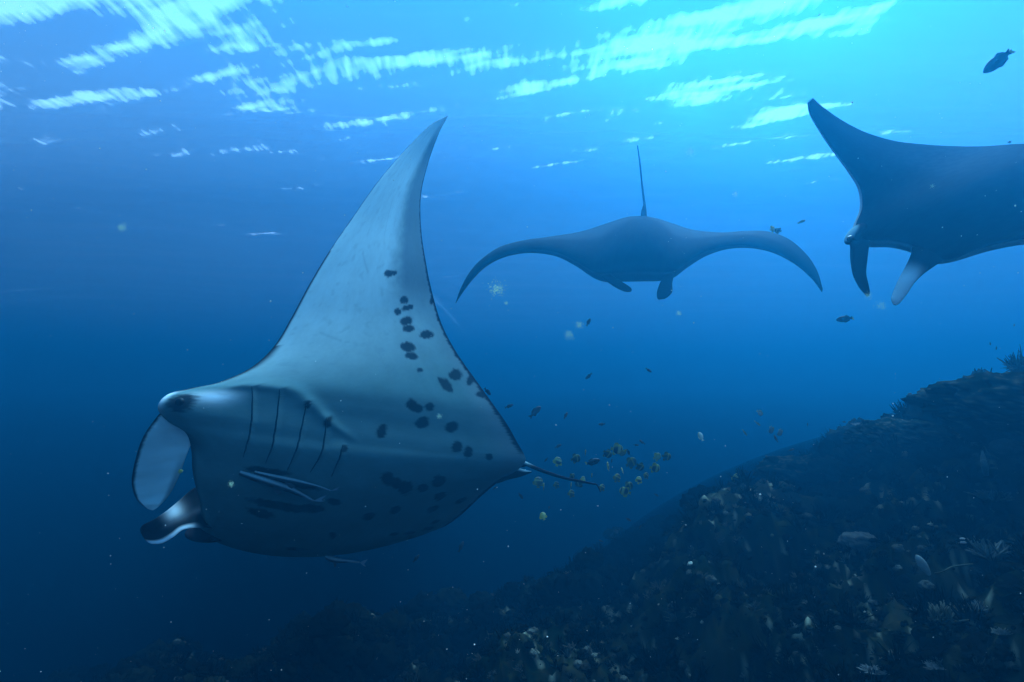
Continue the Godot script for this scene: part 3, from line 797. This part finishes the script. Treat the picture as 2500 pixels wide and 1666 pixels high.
func all_fish() -> void:
	make_kinds()
	fish("plump", 2294, 140, 2.6, 66, 222, 20, "plump dark fish with a yellow-edged tail near the top right corner")
	fish("plump", 1942, 733, 4.2, 30, 190, 35, "round dark fish alone below the head fins of the right-hand manta")
	fish("dark", 2089, 908, 4.5, 19, 20, 20, "small dark fish hovering just above the reef crest on the right")
	fish("dark", 1352, 741, 5.0, 20, 60, 25, "lone dark fish swimming steeply below the left wing of the head-on manta")
	fish("dark", 1059, 1257, 4.0, 25, 65, 20, "dark fish swimming upright right of the near manta's lowest edge")
	fish("dark", 956, 1284, 4.0, 20, 48, 20, "small dark fish just under the near manta's lowest edge")
	fish("dark", 2320, 327, 3.4, 14, 15, 20, "tiny dark fish above the back of the right-hand manta")
	fish("dark", 2250, 849, 6.0, 9, -20, 20, "tiny dark fish right above the highest reef block")
	fish("dark", 2276, 790, 6.0, 9, -50, 30, "tiny dark fish, left one of two near the right edge above the reef")
	fish("dark", 2290, 800, 6.0, 9, -60, 30, "tiny dark fish, right one of two near the right edge above the reef")
	fish("dark", 2331, 748, 6.0, 9, 40, 30, "tiny dark fish at the right edge under the right-hand manta's belly")
	fish("dark", 1940, 970, 6.5, 11, -10, 20, "tiny dark fish above the middle of the reef slope")
	fish("dark", 1856, 976, 6.5, 8, 70, 20, "tiny upright dark speck of a fish right of the pale fish group")
	fish("dark", 1120, 900, 3.6, 22, -50, 20, "bluish fish half hidden behind the near manta's trailing edge")
	fish("yellow", 414, 1084, 2.3, 10, 15, 30, "tiny yellow fish beside the near manta's open mouth")
	fish("yellow", 1775, 527, 4.2, 17, 20, 30, "yellowish fish, left one of a pair over the head-on manta's wing")
	fish("dusky", 1788, 530, 4.2, 15, 160, 30, "dusky fish, right one of a pair over the head-on manta's wing")
	fish("yellow", 1841, 510, 4.2, 20, 15, 60, "slim yellow fish above the wing bend of the head-on manta")
	var R := RandomNumberGenerator.new()
	R.seed = 4
	for e in [
		[845, 55, 62, 45, "dark slender fish under the head-on manta, slanting up, left of its mouth line"],
		[1275, 12, 52, -35, "dark slender fish slanting down in open water below the head-on manta's mouth"],
		[272, 271, 66, 20, "dark slender fish nearly touching the near manta's trailing edge"],
		[460, 313, 112, 42, "largest dark slender fish right of the near manta's trailing edge"],
		[680, 338, 52, 60, "thin dark fish pointing steeply up, second right of the near manta's edge"],
		[940, 400, 52, 2, "level dark fish alone well above the butterflyfish school"],
		[625, 558, 54, 20, "dark fish rising just above the left end of the butterflyfish school"],
		[1230, 530, 52, -35, "dark fish slanting down at the top right of the butterflyfish school"],
		[540, 655, 38, 50, "short dark fish right of the near manta's tail base"],
		[1965, 740, 58, -2, "level dark fish just above the nose of the reef slope"],
		[2300, 585, 48, 15, "dark fish at the reef edge where the first hump rises"],
		[2190, 505, 52, -70, "dark fish diving below the pale fish group"],
		[1330, 908, 44, -30, "dark fish below the right end of the butterflyfish school"],
		[1130, 1085, 48, -30, "dark fish over the faint far reef, below the school"],
		[357, 915, 58, -55, "dark fish diving below the near manta's pelvic fin"],
		[1215, 1140, 34, 70, "short dark fish against the far reef haze, right of another"],
		[935, 1240, 38, -20, "dark fish lowest over the far faint reef"],
		[170, 860, 40, 45, "dark fish peeping out behind the near manta's lower hind edge"],
		[560, 1000, 26, 80, "tiny dark upright fish in the blue below the school"],
		[1185, 550, 36, 0, "faint far fish near the top of the butterflyfish school"],
		[1130, 600, 50, -70, "thin upright dark fish in the middle top of the school"],
		[1010, 665, 34, 75, "thin dark fish above a pale-edged fish in the school"],
	]:
		fish("dark", c6(e[0]), d6(e[1]), R.randf_range(3.8, 4.8), e[2] / 3.125, e[3] + (180 if R.randf() < 0.4 else 0), R.randf_range(-30, 30), e[4])
	fish("plump", c6(873), d6(672), 3.5, 36, 14, 12, "stout dark fish with a hanging fin in the middle of the school")
	for e in [
		["striped", 1045, 580, 92, -8, 15, "largest striped butterflyfish at the top of the school"],
		["yellow", 1090, 605, 50, -60, 45, "pale butterflyfish edge tucked right of the largest striped one"],
		["dusky", 978, 612, 72, -35, 15, "dusky butterflyfish left of the largest striped one"],
		["dusky", 750, 648, 72, 10, 20, "dusky round butterflyfish above the tail of the near manta"],
		["striped", 622, 672, 58, 70, 40, "striped butterflyfish swimming upwards over the manta's tail"],
		["dusky", 822, 608, 48, 85, 60, "faint narrow butterflyfish seen edge-on over the stout dark fish"],
		["yellow", 1335, 635, 62, 20, 20, "bright pale butterflyfish left of a dark disc-shaped one"],
		["dusky", 1402, 633, 70, -10, 10, "dark disc-shaped butterflyfish at the right end of the school"],
		["dusky", 1148, 678, 84, 25, 20, "big dusky butterflyfish in the centre of the school"],
		["dusky", 1212, 705, 66, -40, 20, "dusky butterflyfish overlapping the big central one's right side"],
		["striped", 1318, 715, 78, -10, 15, "butterflyfish with a white bar and black rear below the dark disc"],
		["striped", 985, 705, 66, 100, 55, "narrow pale-edged butterflyfish turned upright in the school"],
		["yellow", 1088, 735, 46, 110, 60, "small narrow yellow butterflyfish below the big central one"],
		["dusky", 1048, 790, 60, 60, 25, "greenish butterflyfish under the small narrow yellow one"],
		["striped", 1205, 805, 50, 75, 25, "small butterflyfish with a pale crescent at the lower right of the school"],
		["dusky", 1257, 772, 44, 50, 30, "small dim butterflyfish right of the pale crescent one"],
		["dusky", 1128, 848, 72, 15, 25, "upper fish of the overlapping pair at the bottom of the school"],
		["striped", 1108, 885, 78, 165, 15, "lower dark-rumped fish of the overlapping pair at the bottom of the school"],
		["dusky", 725, 775, 44, 20, 25, "dim butterflyfish touching the manta's tail from above"],
		["dusky", 780, 825, 60, 195, 15, "dim butterflyfish just under the thin end of the manta's tail"],
		["yellow", 805, 795, 34, 80, 30, "small yellow butterflyfish touching the manta's tail"],
		["dusky", 940, 858, 48, 60, 25, "dim butterflyfish at the kinked tip of the manta's tail"],
		["dusky", 613, 840, 46, 80, 25, "dim butterflyfish alone under the middle of the manta's tail"],
		["dusky", 483, 820, 66, 85, 40, "tall dim butterflyfish right under the manta's pelvic fin"],
		["dusky", 522, 852, 58, 88, 66, "thin edge-on butterflyfish next to the tall dim one"],
		["dusky", 718, 845, 50, 85, 62, "thin edge-on butterflyfish above a round dim one"],
		["dusky", 720, 902, 52, 75, 25, "round dim butterflyfish lowest under the manta's tail"],
		["yellow", 518, 1062, 46, 110, 40, "lone yellow butterflyfish well below the manta's tail"],
		["striped", 1908, 798, 82, 60, 20, "yellow striped butterflyfish close above the reef slope"],
		["dusky", 868, 770, 36, 85, 50, "faintest small butterflyfish between the manta's tail and the stout fish"],
	]:
		fish(e[0], c6(e[1]), d6(e[2]), R.randf_range(3.5, 4.5), e[3] / 3.125 * 1.08, e[4], e[5], e[6])
	for e in [
		[1652, 490, 58, 110, 30, "palest fish alone between the school and the reef"],
		[2072, 318, 60, -35, 20, "topmost pale fish of the group above the reef"],
		[2055, 393, 54, -40, 60, "thin edge-on fish below the topmost pale one"],
		[1965, 460, 54, -55, 66, "thin pale streak of a fish at the left of the pale group"],
		[2155, 440, 62, -60, 40, "pale fish whose tail meets a dark diving fish"],
		[2218, 460, 60, -65, 40, "rightmost pale fish of the group above the reef"],
	]:
		fish("pale", c6(e[0]), d6(e[1]), R.randf_range(3.6, 4.4), e[2] / 3.125 * 1.05, e[3], e[4], e[5])
	for k in fish_kinds: fish_kinds[k].free()

# ---------------------------------------------------------------- corals and drifting particles
func hit(x: float, y: float) -> Vector3:          # where a line of sight meets the reef
	var d := at(x, y, 1.0)
	var s := 0.8
	while s < 25.0:
		var p := d * s
		if p.y < reef_y(p.x, p.z): return p
		s += 0.02
	return d * 25.0

func reef_normal(p: Vector3) -> Vector3:
	var e := 0.15
	return Vector3(reef_y(p.x - e, p.z) - reef_y(p.x + e, p.z), 2.0 * e, reef_y(p.x, p.z - e) - reef_y(p.x, p.z + e)).normalized()

func coral_bush(R: RandomNumberGenerator, blades: int) -> ArrayMesh:       # tufts of narrow bent blades
	var P := PackedVector3Array(); var C := PackedColorArray(); var idx := PackedInt32Array()
	for b in blades:
		var a := R.randf() * TAU; var tilt := R.randf_range(0.1, 1.2)
		var d := Vector3(cos(a) * sin(tilt), cos(tilt), sin(a) * sin(tilt))
		var side := d.cross(Vector3(R.randf() - 0.5, 0.3, R.randf() - 0.5)).normalized()
		var o := Vector3(R.randf() - 0.5, 0.0, R.randf() - 0.5) * 0.5
		var l := R.randf_range(0.5, 1.0); var w := R.randf_range(0.03, 0.07)
		var n := P.size()
		var g := R.randf_range(0.6, 1.2)
		for k in 4:
			var q := k / 3.0
			var p := o + d * l * q + Vector3(0, -0.25 * q * q * sin(tilt), 0)
			P.append(p - side * w * (1.0 - q * 0.8)); P.append(p + side * w * (1.0 - q * 0.8))
			C.append(Color(g, g, g)); C.append(Color(g, g, g))
			if k < 3: idx.append_array([n + 2 * k, n + 2 * k + 1, n + 2 * k + 2, n + 2 * k + 1, n + 2 * k + 3, n + 2 * k + 2])
	return tri_mesh(P, C, idx)

func coral_branch(R: RandomNumberGenerator, twigs: int) -> ArrayMesh:      # stubby forked sticks
	var P := PackedVector3Array(); var C := PackedColorArray(); var idx := PackedInt32Array()
	for b in twigs:
		var a := R.randf() * TAU; var tilt := R.randf_range(0.0, 1.1)
		var d := Vector3(cos(a) * sin(tilt), cos(tilt), sin(a) * sin(tilt))
		var o := Vector3(R.randf() - 0.5, 0.0, R.randf() - 0.5) * 0.6
		for f in 2:
			var p0 := o if f == 0 else o + d * 0.35
			var dd := d if f == 0 else (d + Vector3(R.randf() - 0.5, R.randf() * 0.4, R.randf() - 0.5) * 1.1).normalized()
			var l := R.randf_range(0.4, 0.75)
			var x := dd.cross(Vector3(0.3, 0.2, 0.9)).normalized(); var y := x.cross(dd)
			var n := P.size()
			for k in 3:
				for m in 5:
					var w := TAU * m / 5
					P.append(p0 + dd * l * k / 2.0 + (x * cos(w) + y * sin(w)) * (0.07 * (1.0 - 0.33 * k)))
					var g := 0.8 + 0.35 * k * 0.5
					C.append(Color(g, g, g))
			for k in 2:
				for m in 5:
					var i := n + k * 5 + m; var j := n + k * 5 + (m + 1) % 5
					idx.append_array([i, j, i + 5, j, j + 5, i + 5])
	return tri_mesh(P, C, idx)

func coral_plate(R: RandomNumberGenerator) -> ArrayMesh:                   # a ruffled shelf on a short foot
	var P := PackedVector3Array(); var C := PackedColorArray()
	var nu := 22; var ph := R.randf() * TAU
	var prof := [[0.08, 0.0], [0.10, 0.22], [0.5, 0.30], [0.95, 0.40], [1.0, 0.43], [0.96, 0.45], [0.5, 0.35], [0.1, 0.30], [0.0, 0.29]]
	for j in prof.size():
		for i in nu:
			var a := TAU * i / nu
			var rr: float = prof[j][0] * (1.0 + 0.22 * sin(2.0 * a + ph) + 0.10 * sin(5.0 * a + ph * 2.0) + 0.06 * sin(9.0 * a))
			P.append(Vector3(cos(a) * rr, prof[j][1] + 0.08 * prof[j][0] * sin(4.0 * a + ph), sin(a) * rr))
			var g := 1.25 if j == 4 or j == 5 else 0.85
			C.append(Color(g, g, g))
	return grid_mesh(P, C, nu, prof.size(), true, false)

func coral_knob(R: RandomNumberGenerator, n := 14, rough := 0.22) -> ArrayMesh:
	var nz := noise(R.randi() % 1000, 1.6, 3)
	var P := PackedVector3Array(); var C := PackedColorArray()
	for j in n + 1:
		var la := PI * 0.62 * j / n
		for i in 2 * n:
			var lo := TAU * i / (2 * n)
			var q := Vector3(sin(la) * cos(lo), cos(la), sin(la) * sin(lo))
			var h := nz.get_noise_3dv(q * 1.3)
			P.append(q * (1.0 + rough * h + 0.06 * nz.get_noise_3dv(q * 6.0)) * Vector3(1, 0.75, 1))
			var g := 0.9 + 0.6 * nz.get_noise_3dv(q * 4.0)
			C.append(Color(g, g, g))
	return grid_mesh(P, C, 2 * n, n + 1, true, false)

func scatter(called: String, mesh: Mesh, m: Material, count: int, R: RandomNumberGenerator, lo: float, hi: float, tones: Array, patch: FastNoiseLite, least: float, r0 := 2.3, r1 := 20.0) -> void:
	var X := []; var K := []
	var tries := 0
	while X.size() < count and tries < count * 12:
		tries += 1
		var r := r0 * pow(r1 / r0, R.randf())
		var a := deg_to_rad(R.randf_range(-48.0, 60.0))
		var x := sin(a) * r; var z := -cos(a) * r
		if patch.get_noise_2d(x, z) < least: continue
		var p := Vector3(x, reef_raw(x, z) - 0.02, z) * RS
		var size := lerpf(lo, hi, pow(R.randf(), 2.2)) * (0.8 + 0.06 * r) * RS
		var up := (reef_normal(p) + Vector3.UP * 0.6 + Vector3(R.randf() - 0.5, 0, R.randf() - 0.5) * 0.5).normalized()
		var side := up.cross(Vector3(cos(R.randf() * TAU), 0.1, sin(R.randf() * TAU))).normalized()
		X.append(Transform3D(Basis(side, up, side.cross(up)) * Basis.from_scale(Vector3(1, R.randf_range(0.7, 1.2), 1) * size), p))
		var c: Color = tones[R.randi() % tones.size()]
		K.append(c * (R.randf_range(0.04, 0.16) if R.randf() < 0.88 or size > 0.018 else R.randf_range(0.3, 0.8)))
	var mm := MultiMesh.new()
	mm.transform_format = MultiMesh.TRANSFORM_3D
	mm.use_colors = true
	mm.mesh = mesh
	mm.instance_count = X.size()
	for i in X.size():
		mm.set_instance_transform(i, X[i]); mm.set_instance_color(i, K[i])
	var o := MultiMeshInstance3D.new()
	o.multimesh = mm
	o.material_override = m
	o.name = numbered(called)
	add_child(o, true)
	tag(o, {"coral_tufts": "dark soft coral tufts covering the reef slope", "branching_coral": "stubby branching coral growing all over the reef slope", "plate_coral": "small ruffled plate corals on the reef slope", "coral_rubble": "rounded coral lumps and rubble on the reef slope"}[called], "coral", "", "stuff")

func reef_cover() -> void:
	var R := RandomNumberGenerator.new()
	R.seed = 77
	var m := vmat(1.0, 0.0)
	var patch := noise(88, 0.45, 3); var patch2 := noise(89, 0.6, 3)
	var dark := [Color(0.03, 0.045, 0.035), Color(0.05, 0.06, 0.03), Color(0.025, 0.03, 0.03), Color(0.07, 0.08, 0.04)]
	var mixed := [Color(0.05, 0.06, 0.045), Color(0.04, 0.04, 0.04), Color(0.10, 0.11, 0.06), Color(0.16, 0.17, 0.13), Color(0.05, 0.06, 0.04), Color(0.04, 0.05, 0.03), Color(0.7, 0.75, 0.6)]
	for v in 3:
		scatter("coral_tufts", coral_bush(R, 46), m, 1500, R, 0.04, 0.20, dark, patch, -0.25)
		scatter("branching_coral", coral_branch(R, 16), m, 5000, R, 0.012, 0.075, mixed, patch2, -0.12)
		scatter("plate_coral", coral_plate(R), m, 500, R, 0.02, 0.08, dark, patch, 0.05)
		scatter("coral_rubble", coral_knob(R, 9, 0.55), m, 4200, R, 0.008, 0.045, mixed, patch2, -0.6)

	# the rough crest seen against the water
	scatter("coral_tufts", coral_bush(R, 40), m, 1300, R, 0.05, 0.20, dark, patch, -0.5, 8.0, 15.0)
	scatter("coral_rubble", coral_knob(R, 9, 0.6), m, 1800, R, 0.03, 0.20, dark, patch, -0.6, 8.0, 15.0)
	scatter("branching_coral", coral_branch(R, 16), m, 1200, R, 0.04, 0.16, dark, patch2, -0.4, 8.0, 15.0)

func coral(called: String, mesh: Mesh, c: Color, x: float, y: float, size: Vector3, label: String, turn := 0.0, sink := 0.0) -> void:
	var p := hit(x, y)
	var o := put(called, mesh, mat(c, 1.0, 0.0))
	(o.material_override as StandardMaterial3D).vertex_color_use_as_albedo = true
	o.position = p - Vector3.UP * sink
	o.basis = Basis(Vector3.UP, turn) * Basis.from_scale(size * RS)
	tag(o, label, {"sea_whip": "sea whip", "shell": "shell", "feather_star": "feather star", "tube_sponge": "sponge"}.get(called, "coral"))

func outcrop(x: float, y: float, d: float, half: Vector3, s: int, label: String) -> void:
	var nz := noise(s, 1.1, 4); var fine := noise(s + 1, 5.0, 3)
	var P := PackedVector3Array(); var C := PackedColorArray()
	for j in 49:
		var la := PI * j / 48.0
		for i in 96:
			var lo := TAU * i / 96.0
			var q := Vector3(sin(la) * cos(lo), cos(la), sin(la) * sin(lo))
			var h := 1.0 + 0.32 * nz.get_noise_3dv(q * 1.2) + 0.14 * fine.get_noise_3dv(q)
			P.append(q * half * h)
			C.append(Color(0.005, 0.008, 0.007).lerp(Color(0.05, 0.055, 0.04), smoothstep(0.05, 0.5, fine.get_noise_3dv(q * 1.7) + 0.4 * nz.get_noise_3dv(q * 3.0))))
	var o := put("rock_outcrop", grid_mesh(P, C, 96, 49, true, false), vmat(1.0, 0.0))
	o.position = at(x, y, d * RS)
	o.scale = Vector3.ONE * RS
	tag(o, label, "rock")

func reef_things() -> void:
	outcrop(2345, 925, 6.3, Vector3(0.95, 0.31, 0.80), 301, "dark overhanging rock block topping the reef at the right edge")
	outcrop(1850, 1090, 8.6, Vector3(0.62, 0.26, 0.60), 311, "rounded rock nose sticking out at the first hump of the slope")
	outcrop(2060, 1005, 7.6, Vector3(0.60, 0.22, 0.51), 321, "low dark rock shoulder on the reef crest between the two humps")
	outcrop(1690, 1160, 9.5, Vector3(0.60, 0.26, 0.60), 331, "lowest dark rock bump at the far end of the visible slope")
	var R := RandomNumberGenerator.new()
	R.seed = 5
	coral("boulder_coral", coral_knob(R, 20, 0.10), Color(0.048, 0.056, 0.052), 2313, 1030, Vector3(0.14, 0.12, 0.14), "smooth domed boulder coral in the dark hollow at the right edge")
	coral("boulder_coral", coral_knob(R, 20, 0.2), Color(0.064, 0.072, 0.068), 1975, 1250, Vector3(0.17, 0.13, 0.15), "grey domed coral in the middle of the slope")
	coral("plate_coral", coral_plate(R), Color(0.12, 0.14, 0.11), 2134, 1014, Vector3(0.17, 0.16, 0.15), "plate coral at the left rim of the dark hollow", 0.4)
	coral("branching_coral", coral_branch(R, 90), Color(0.2, 0.216, 0.2), 1903, 1092, Vector3(0.2, 0.06, 0.14), "pale crusted coral high on the first reef hump", 1.0)
	coral("branching_coral", coral_branch(R, 120), Color(0.16, 0.176, 0.16), 2010, 985, Vector3(0.4, 0.08, 0.22), "pale crumbly shelf of coral just under the reef crest", 2.0)
	coral("branching_coral", coral_branch(R, 60), Color(0.136, 0.152, 0.132), 2281, 1282, Vector3(0.22, 0.13, 0.2), "wide pale branching coral patch at the right edge, middle height")
	coral("branching_coral", coral_branch(R, 60), Color(0.104, 0.108, 0.076), 2170, 1425, Vector3(0.24, 0.1, 0.12), "knobbly pale ridge of branching coral in the lower right", 0.6)
	coral("branching_coral", coral_branch(R, 50), Color(0.168, 0.184, 0.168), 2254, 1410, Vector3(0.12, 0.07, 0.1), "small pale branching coral right of the knobbly ridge")
	coral("encrusting_coral", coral_branch(R, 110), Color(0.144, 0.16, 0.152), 2007, 1546, Vector3(0.11, 0.035, 0.09), "pale crusty coral at the bottom, left of the centre of the slope")
	coral("encrusting_coral", coral_branch(R, 110), Color(0.176, 0.188, 0.176), 2152, 1535, Vector3(0.09, 0.028, 0.07), "pale crusty coral at the bottom right, smallest of the crusts")
	coral("encrusting_coral", coral_branch(R, 110), Color(0.168, 0.18, 0.152), 2302, 1458, Vector3(0.08, 0.028, 0.05), "pale slanting crust near the lower right corner")
	coral("encrusting_coral", coral_branch(R, 110), Color(0.16, 0.172, 0.144), 2290, 1150, Vector3(0.24, 0.084, 0.2), "bumpy pale crust below the dark hollow at the right edge")
	coral("shell", coral_knob(R, 8, 0.2), Color(0.4, 0.42, 0.4), 2213, 1257, Vector3(0.02, 0.012, 0.012), "pale shell fragment, upper of two specks left of the wide coral patch", 0.0, -0.03)
	coral("shell", coral_knob(R, 8, 0.2), Color(0.4, 0.42, 0.4), 2215, 1266, Vector3(0.024, 0.014, 0.014), "pale shell fragment, lower of two specks left of the wide coral patch", 0.0, -0.03)
	coral("feather_star", coral_bush(R, 90), Color(0.05, 0.07, 0.06), 2352, 855, Vector3(0.32, 0.42, 0.32), "dark feathery bush on the reef top at the right edge")
	coral("soft_coral", coral_bush(R, 120), Color(0.04, 0.06, 0.045), 2030, 1020, Vector3(0.42, 0.3, 0.42), "bushy dark soft coral on the reef crest left of the pale shelf")
	coral("soft_coral", coral_bush(R, 120), Color(0.035, 0.055, 0.045), 1800, 1062, Vector3(0.40, 0.3, 0.4), "bushy soft coral on the crest of the first hump")
	var whip := func(pts: Array, r: float, col: Color, label: String) -> void:
		var o := put("sea_whip", tube(pts, [r, r, r * 0.8, r * 0.6], func(_v, _w): return col, 6, 6), vmat(0.8, 0.2))
		tag(o, label, "sea whip")
	var a := hit(2300, 1052); var b := hit(2275, 1285)
	var da: float = -(cam_basis.inverse() * a).z - 0.1; var db: float = -(cam_basis.inverse() * b).z - 0.1
	whip.call([at(2296, 1055, da + 0.1), at(2283, 1048, da), at(2270, 1040, da), at(2262, 1026, da)], 0.004, Color(0.05, 0.06, 0.05), "thin curved sea whip inside the dark hollow")
	whip.call([at(2236, 1297, db), at(2190, 1303, db), at(2165, 1315, db), at(2140, 1318, db + 0.2)], 0.003, Color(0.05, 0.055, 0.035), "long thin sea whip lying below the pale shell fragments")
	var st := hit(2262, 1085); var ds: float = -(cam_basis.inverse() * st).z - 0.2
	var sp := put("tube_sponge", tube([at(2266, 1090, ds + 0.15), at(2263, 1072, ds), at(2260, 1055, ds), at(2258, 1036, ds)], [0.012, 0.014, 0.012, 0.003], func(_v, _w): return Color(0.10, 0.13, 0.12), 10, 6), vmat(0.9, 0.2))
	tag(sp, "upright dull sponge stalk below the dark hollow", "sponge")
	var gp := hit(2125, 1305)
	var dg: float = -(cam_basis.inverse() * gp).z - 0.12
	var gr := base("grouper", at(2125, 1305, dg))
	tag(gr, "dull mottled fish nosing steeply down into the reef at lower right", "fish")
	var gm := vmat(0.6, 0.3)
	put("body", fish_body(0.34, 0.18, 0.8, func(x: float, y: float) -> Color: return Color(0.2, 0.24, 0.22).lerp(Color(0.2, 0.216, 0.2), smoothstep(-0.1, 0.3, skin.get_noise_2d(x * 1.5, y * 0.5)))), gm, gr)
	put("tail_fin", fin_mesh([Vector2(-0.28, 0.04), Vector2(-0.5, 0.08), Vector2(-0.48, -0.08), Vector2(-0.28, -0.04)], Color(0.06, 0.07, 0.065)), gm, gr)
	put("dorsal_fin", fin_mesh([Vector2(0.2, 0.14), Vector2(0.0, 0.21), Vector2(-0.24, 0.12), Vector2(-0.26, 0.05)], Color(0.06, 0.07, 0.065)), gm, gr)
	gr.basis = cam_basis * Basis(Vector3.BACK, deg_to_rad(118.0)) * Basis(Vector3.UP, 0.3) * Basis.from_scale(Vector3.ONE * (62.0 * 1.0625 / F * dg))

func flake_mesh(R: RandomNumberGenerator) -> ArrayMesh:
	var P := PackedVector3Array(); var idx := PackedInt32Array()
	for q in [Vector3.UP, Vector3.DOWN, Vector3.LEFT, Vector3.RIGHT, Vector3.FORWARD, Vector3.BACK]: P.append(q * R.randf_range(0.5, 1.3))
	idx.append_array([0, 3, 4, 0, 4, 2, 0, 2, 5, 0, 5, 3, 1, 4, 3, 1, 2, 4, 1, 5, 2, 1, 3, 5])
	return tri_mesh(P, PackedColorArray(), idx)

func marine_snow() -> void:
	var R := RandomNumberGenerator.new()
	R.seed = 99
	var mm := MultiMesh.new()
	mm.transform_format = MultiMesh.TRANSFORM_3D
	mm.mesh = flake_mesh(R)
	var n := 1100
	mm.instance_count = n
	for i in n:
		var d := R.randf_range(0.7, 5.0)
		var p := at(R.randf_range(-150, 2500), R.randf_range(-100, 1700), d)
		var s := lerpf(0.0005, 0.0019, pow(R.randf(), 5.0)) * (0.7 + 0.3 * d)
		mm.set_instance_transform(i, Transform3D(Basis.from_euler(Vector3(R.randf(), R.randf(), R.randf()) * TAU) * Basis.from_scale(Vector3.ONE * s), p))
	var o := MultiMeshInstance3D.new()
	o.multimesh = mm
	o.material_override = mat(Color(0.8, 0.82, 0.75), 0.8, 0.3)
	o.name = "marine_snow"
	add_child(o)
	tag(o, "fine pale specks of drifting marine snow in the water", "marine snow", "", "stuff")
	var pm := mat(Color(0.85, 0.92, 0.72), 0.8, 0.2)
	pm.backlight_enabled = true
	pm.backlight = Color(0.9, 0.95, 0.8)
	for e in [
		[1141, 665, 15, "largest blurry plankton clump, under the left wingtip of the head-on manta"],
		[1308, 771, 10, "lower plankton clump of the pair below the head-on manta"],
		[1331, 747, 8, "upper plankton clump of the pair below the head-on manta"],
		[1587, 350, 8, "plankton clump right of the raised tail of the head-on manta"],
		[1690, 446, 6, "small plankton clump above the right wing of the head-on manta"],
		[279, 523, 8, "faint plankton clump alone in the blue at left"],
		[1163, 697, 4, "tiny plankton clump right below the largest one"],
		[2025, 703, 9, "plankton clump between the two head fins of the right-hand manta"],
		[1995, 680, 8, "plankton clump at the tip of the right-hand manta's left head fin"],
		[2143, 428, 4, "tiny plankton clump in front of the right-hand manta's back"],
		[1560, 720, 5, "small plankton clump below the head fin of the head-on manta"],
		[531, 1113, 6, "plankton clump in front of the near manta's belly, left of the remoras"],
		[1009, 957, 5, "plankton clump in front of the near manta's spots"],
	]:
		var d := 1.6
		var r: float = e[2] * 1.0625 / F * d
		var st := SurfaceTool.new()
		st.begin(Mesh.PRIMITIVE_TRIANGLES)
		var fm := flake_mesh(R)
		for k in 220:
			var q := Vector3(R.randfn(), R.randfn(), R.randfn()) * r * 0.55
			st.append_from(fm, 0, Transform3D(Basis.from_euler(Vector3(R.randf(), R.randf(), R.randf()) * TAU) * Basis.from_scale(Vector3.ONE * r * R.randf_range(0.03, 0.08)), q))
		var c := put("plankton_clump", st.commit(), pm)
		c.position = at(e[0], e[1], d)
		tag(c, e[3], "plankton", "plankton clumps drifting near the lens")


# ---------------------------------------------------------------- scene
func _ready() -> void:
	rng.seed = 20
	var cam := Camera3D.new()
	cam.name = "camera"
	cam.fov = rad_to_deg(2.0 * atan(833.0 / F))
	cam.near = 0.05
	cam.far = 400.0
	cam.basis = cam_basis
	add_child(cam)
	cam.current = true

	var we := WorldEnvironment.new()
	we.name = "environment"
	var env := Environment.new()
	var sky := Sky.new()
	var sm := ProceduralSkyMaterial.new()
	sm.sky_top_color = Color(0.02, 0.20, 0.42).linear_to_srgb()
	sm.sky_horizon_color = Color(0.34, 0.54, 0.74).linear_to_srgb()
	sm.sky_curve = 0.35
	sm.ground_horizon_color = Color(0.0, 0.02, 0.06).linear_to_srgb()
	sm.ground_bottom_color = Color(0.0, 0.004, 0.015).linear_to_srgb()
	sm.sky_energy_multiplier = 0.70
	sky.sky_material = sm
	env.background_mode = Environment.BG_SKY
	env.sky = sky
	env.tonemap_mode = Environment.TONE_MAPPER_LINEAR
	env.tonemap_exposure = 10.6
	env.sdfgi_enabled = true
	env.ssao_enabled = true
	env.ssil_enabled = true
	env.volumetric_fog_enabled = true
	env.volumetric_fog_density = 0.047
	env.volumetric_fog_albedo = Color(0.016, 0.42, 0.95).linear_to_srgb()
	env.volumetric_fog_anisotropy = 0.64
	we.environment = env
	add_child(we)

	var sun := DirectionalLight3D.new()
	sun.name = "sun"
	sun.light_color = Color(0.62, 0.87, 1.0)
	sun.light_energy = 1.1
	sun.light_angular_distance = 55.0
	sun.shadow_enabled = true
	sun.sky_mode = DirectionalLight3D.SKY_MODE_LIGHT_ONLY
	var towards_sun := Vector3(0.38, 1.0, -0.62).normalized()
	sun.basis = Basis.looking_at(-towards_sun, Vector3.RIGHT)
	add_child(sun)

	water_surface()
	added_absorber()
	reef_slope()
	reef_cover()
	near_manta()
	far_manta()
	edge_manta()
	all_fish()
	reef_things()
	marine_snow()
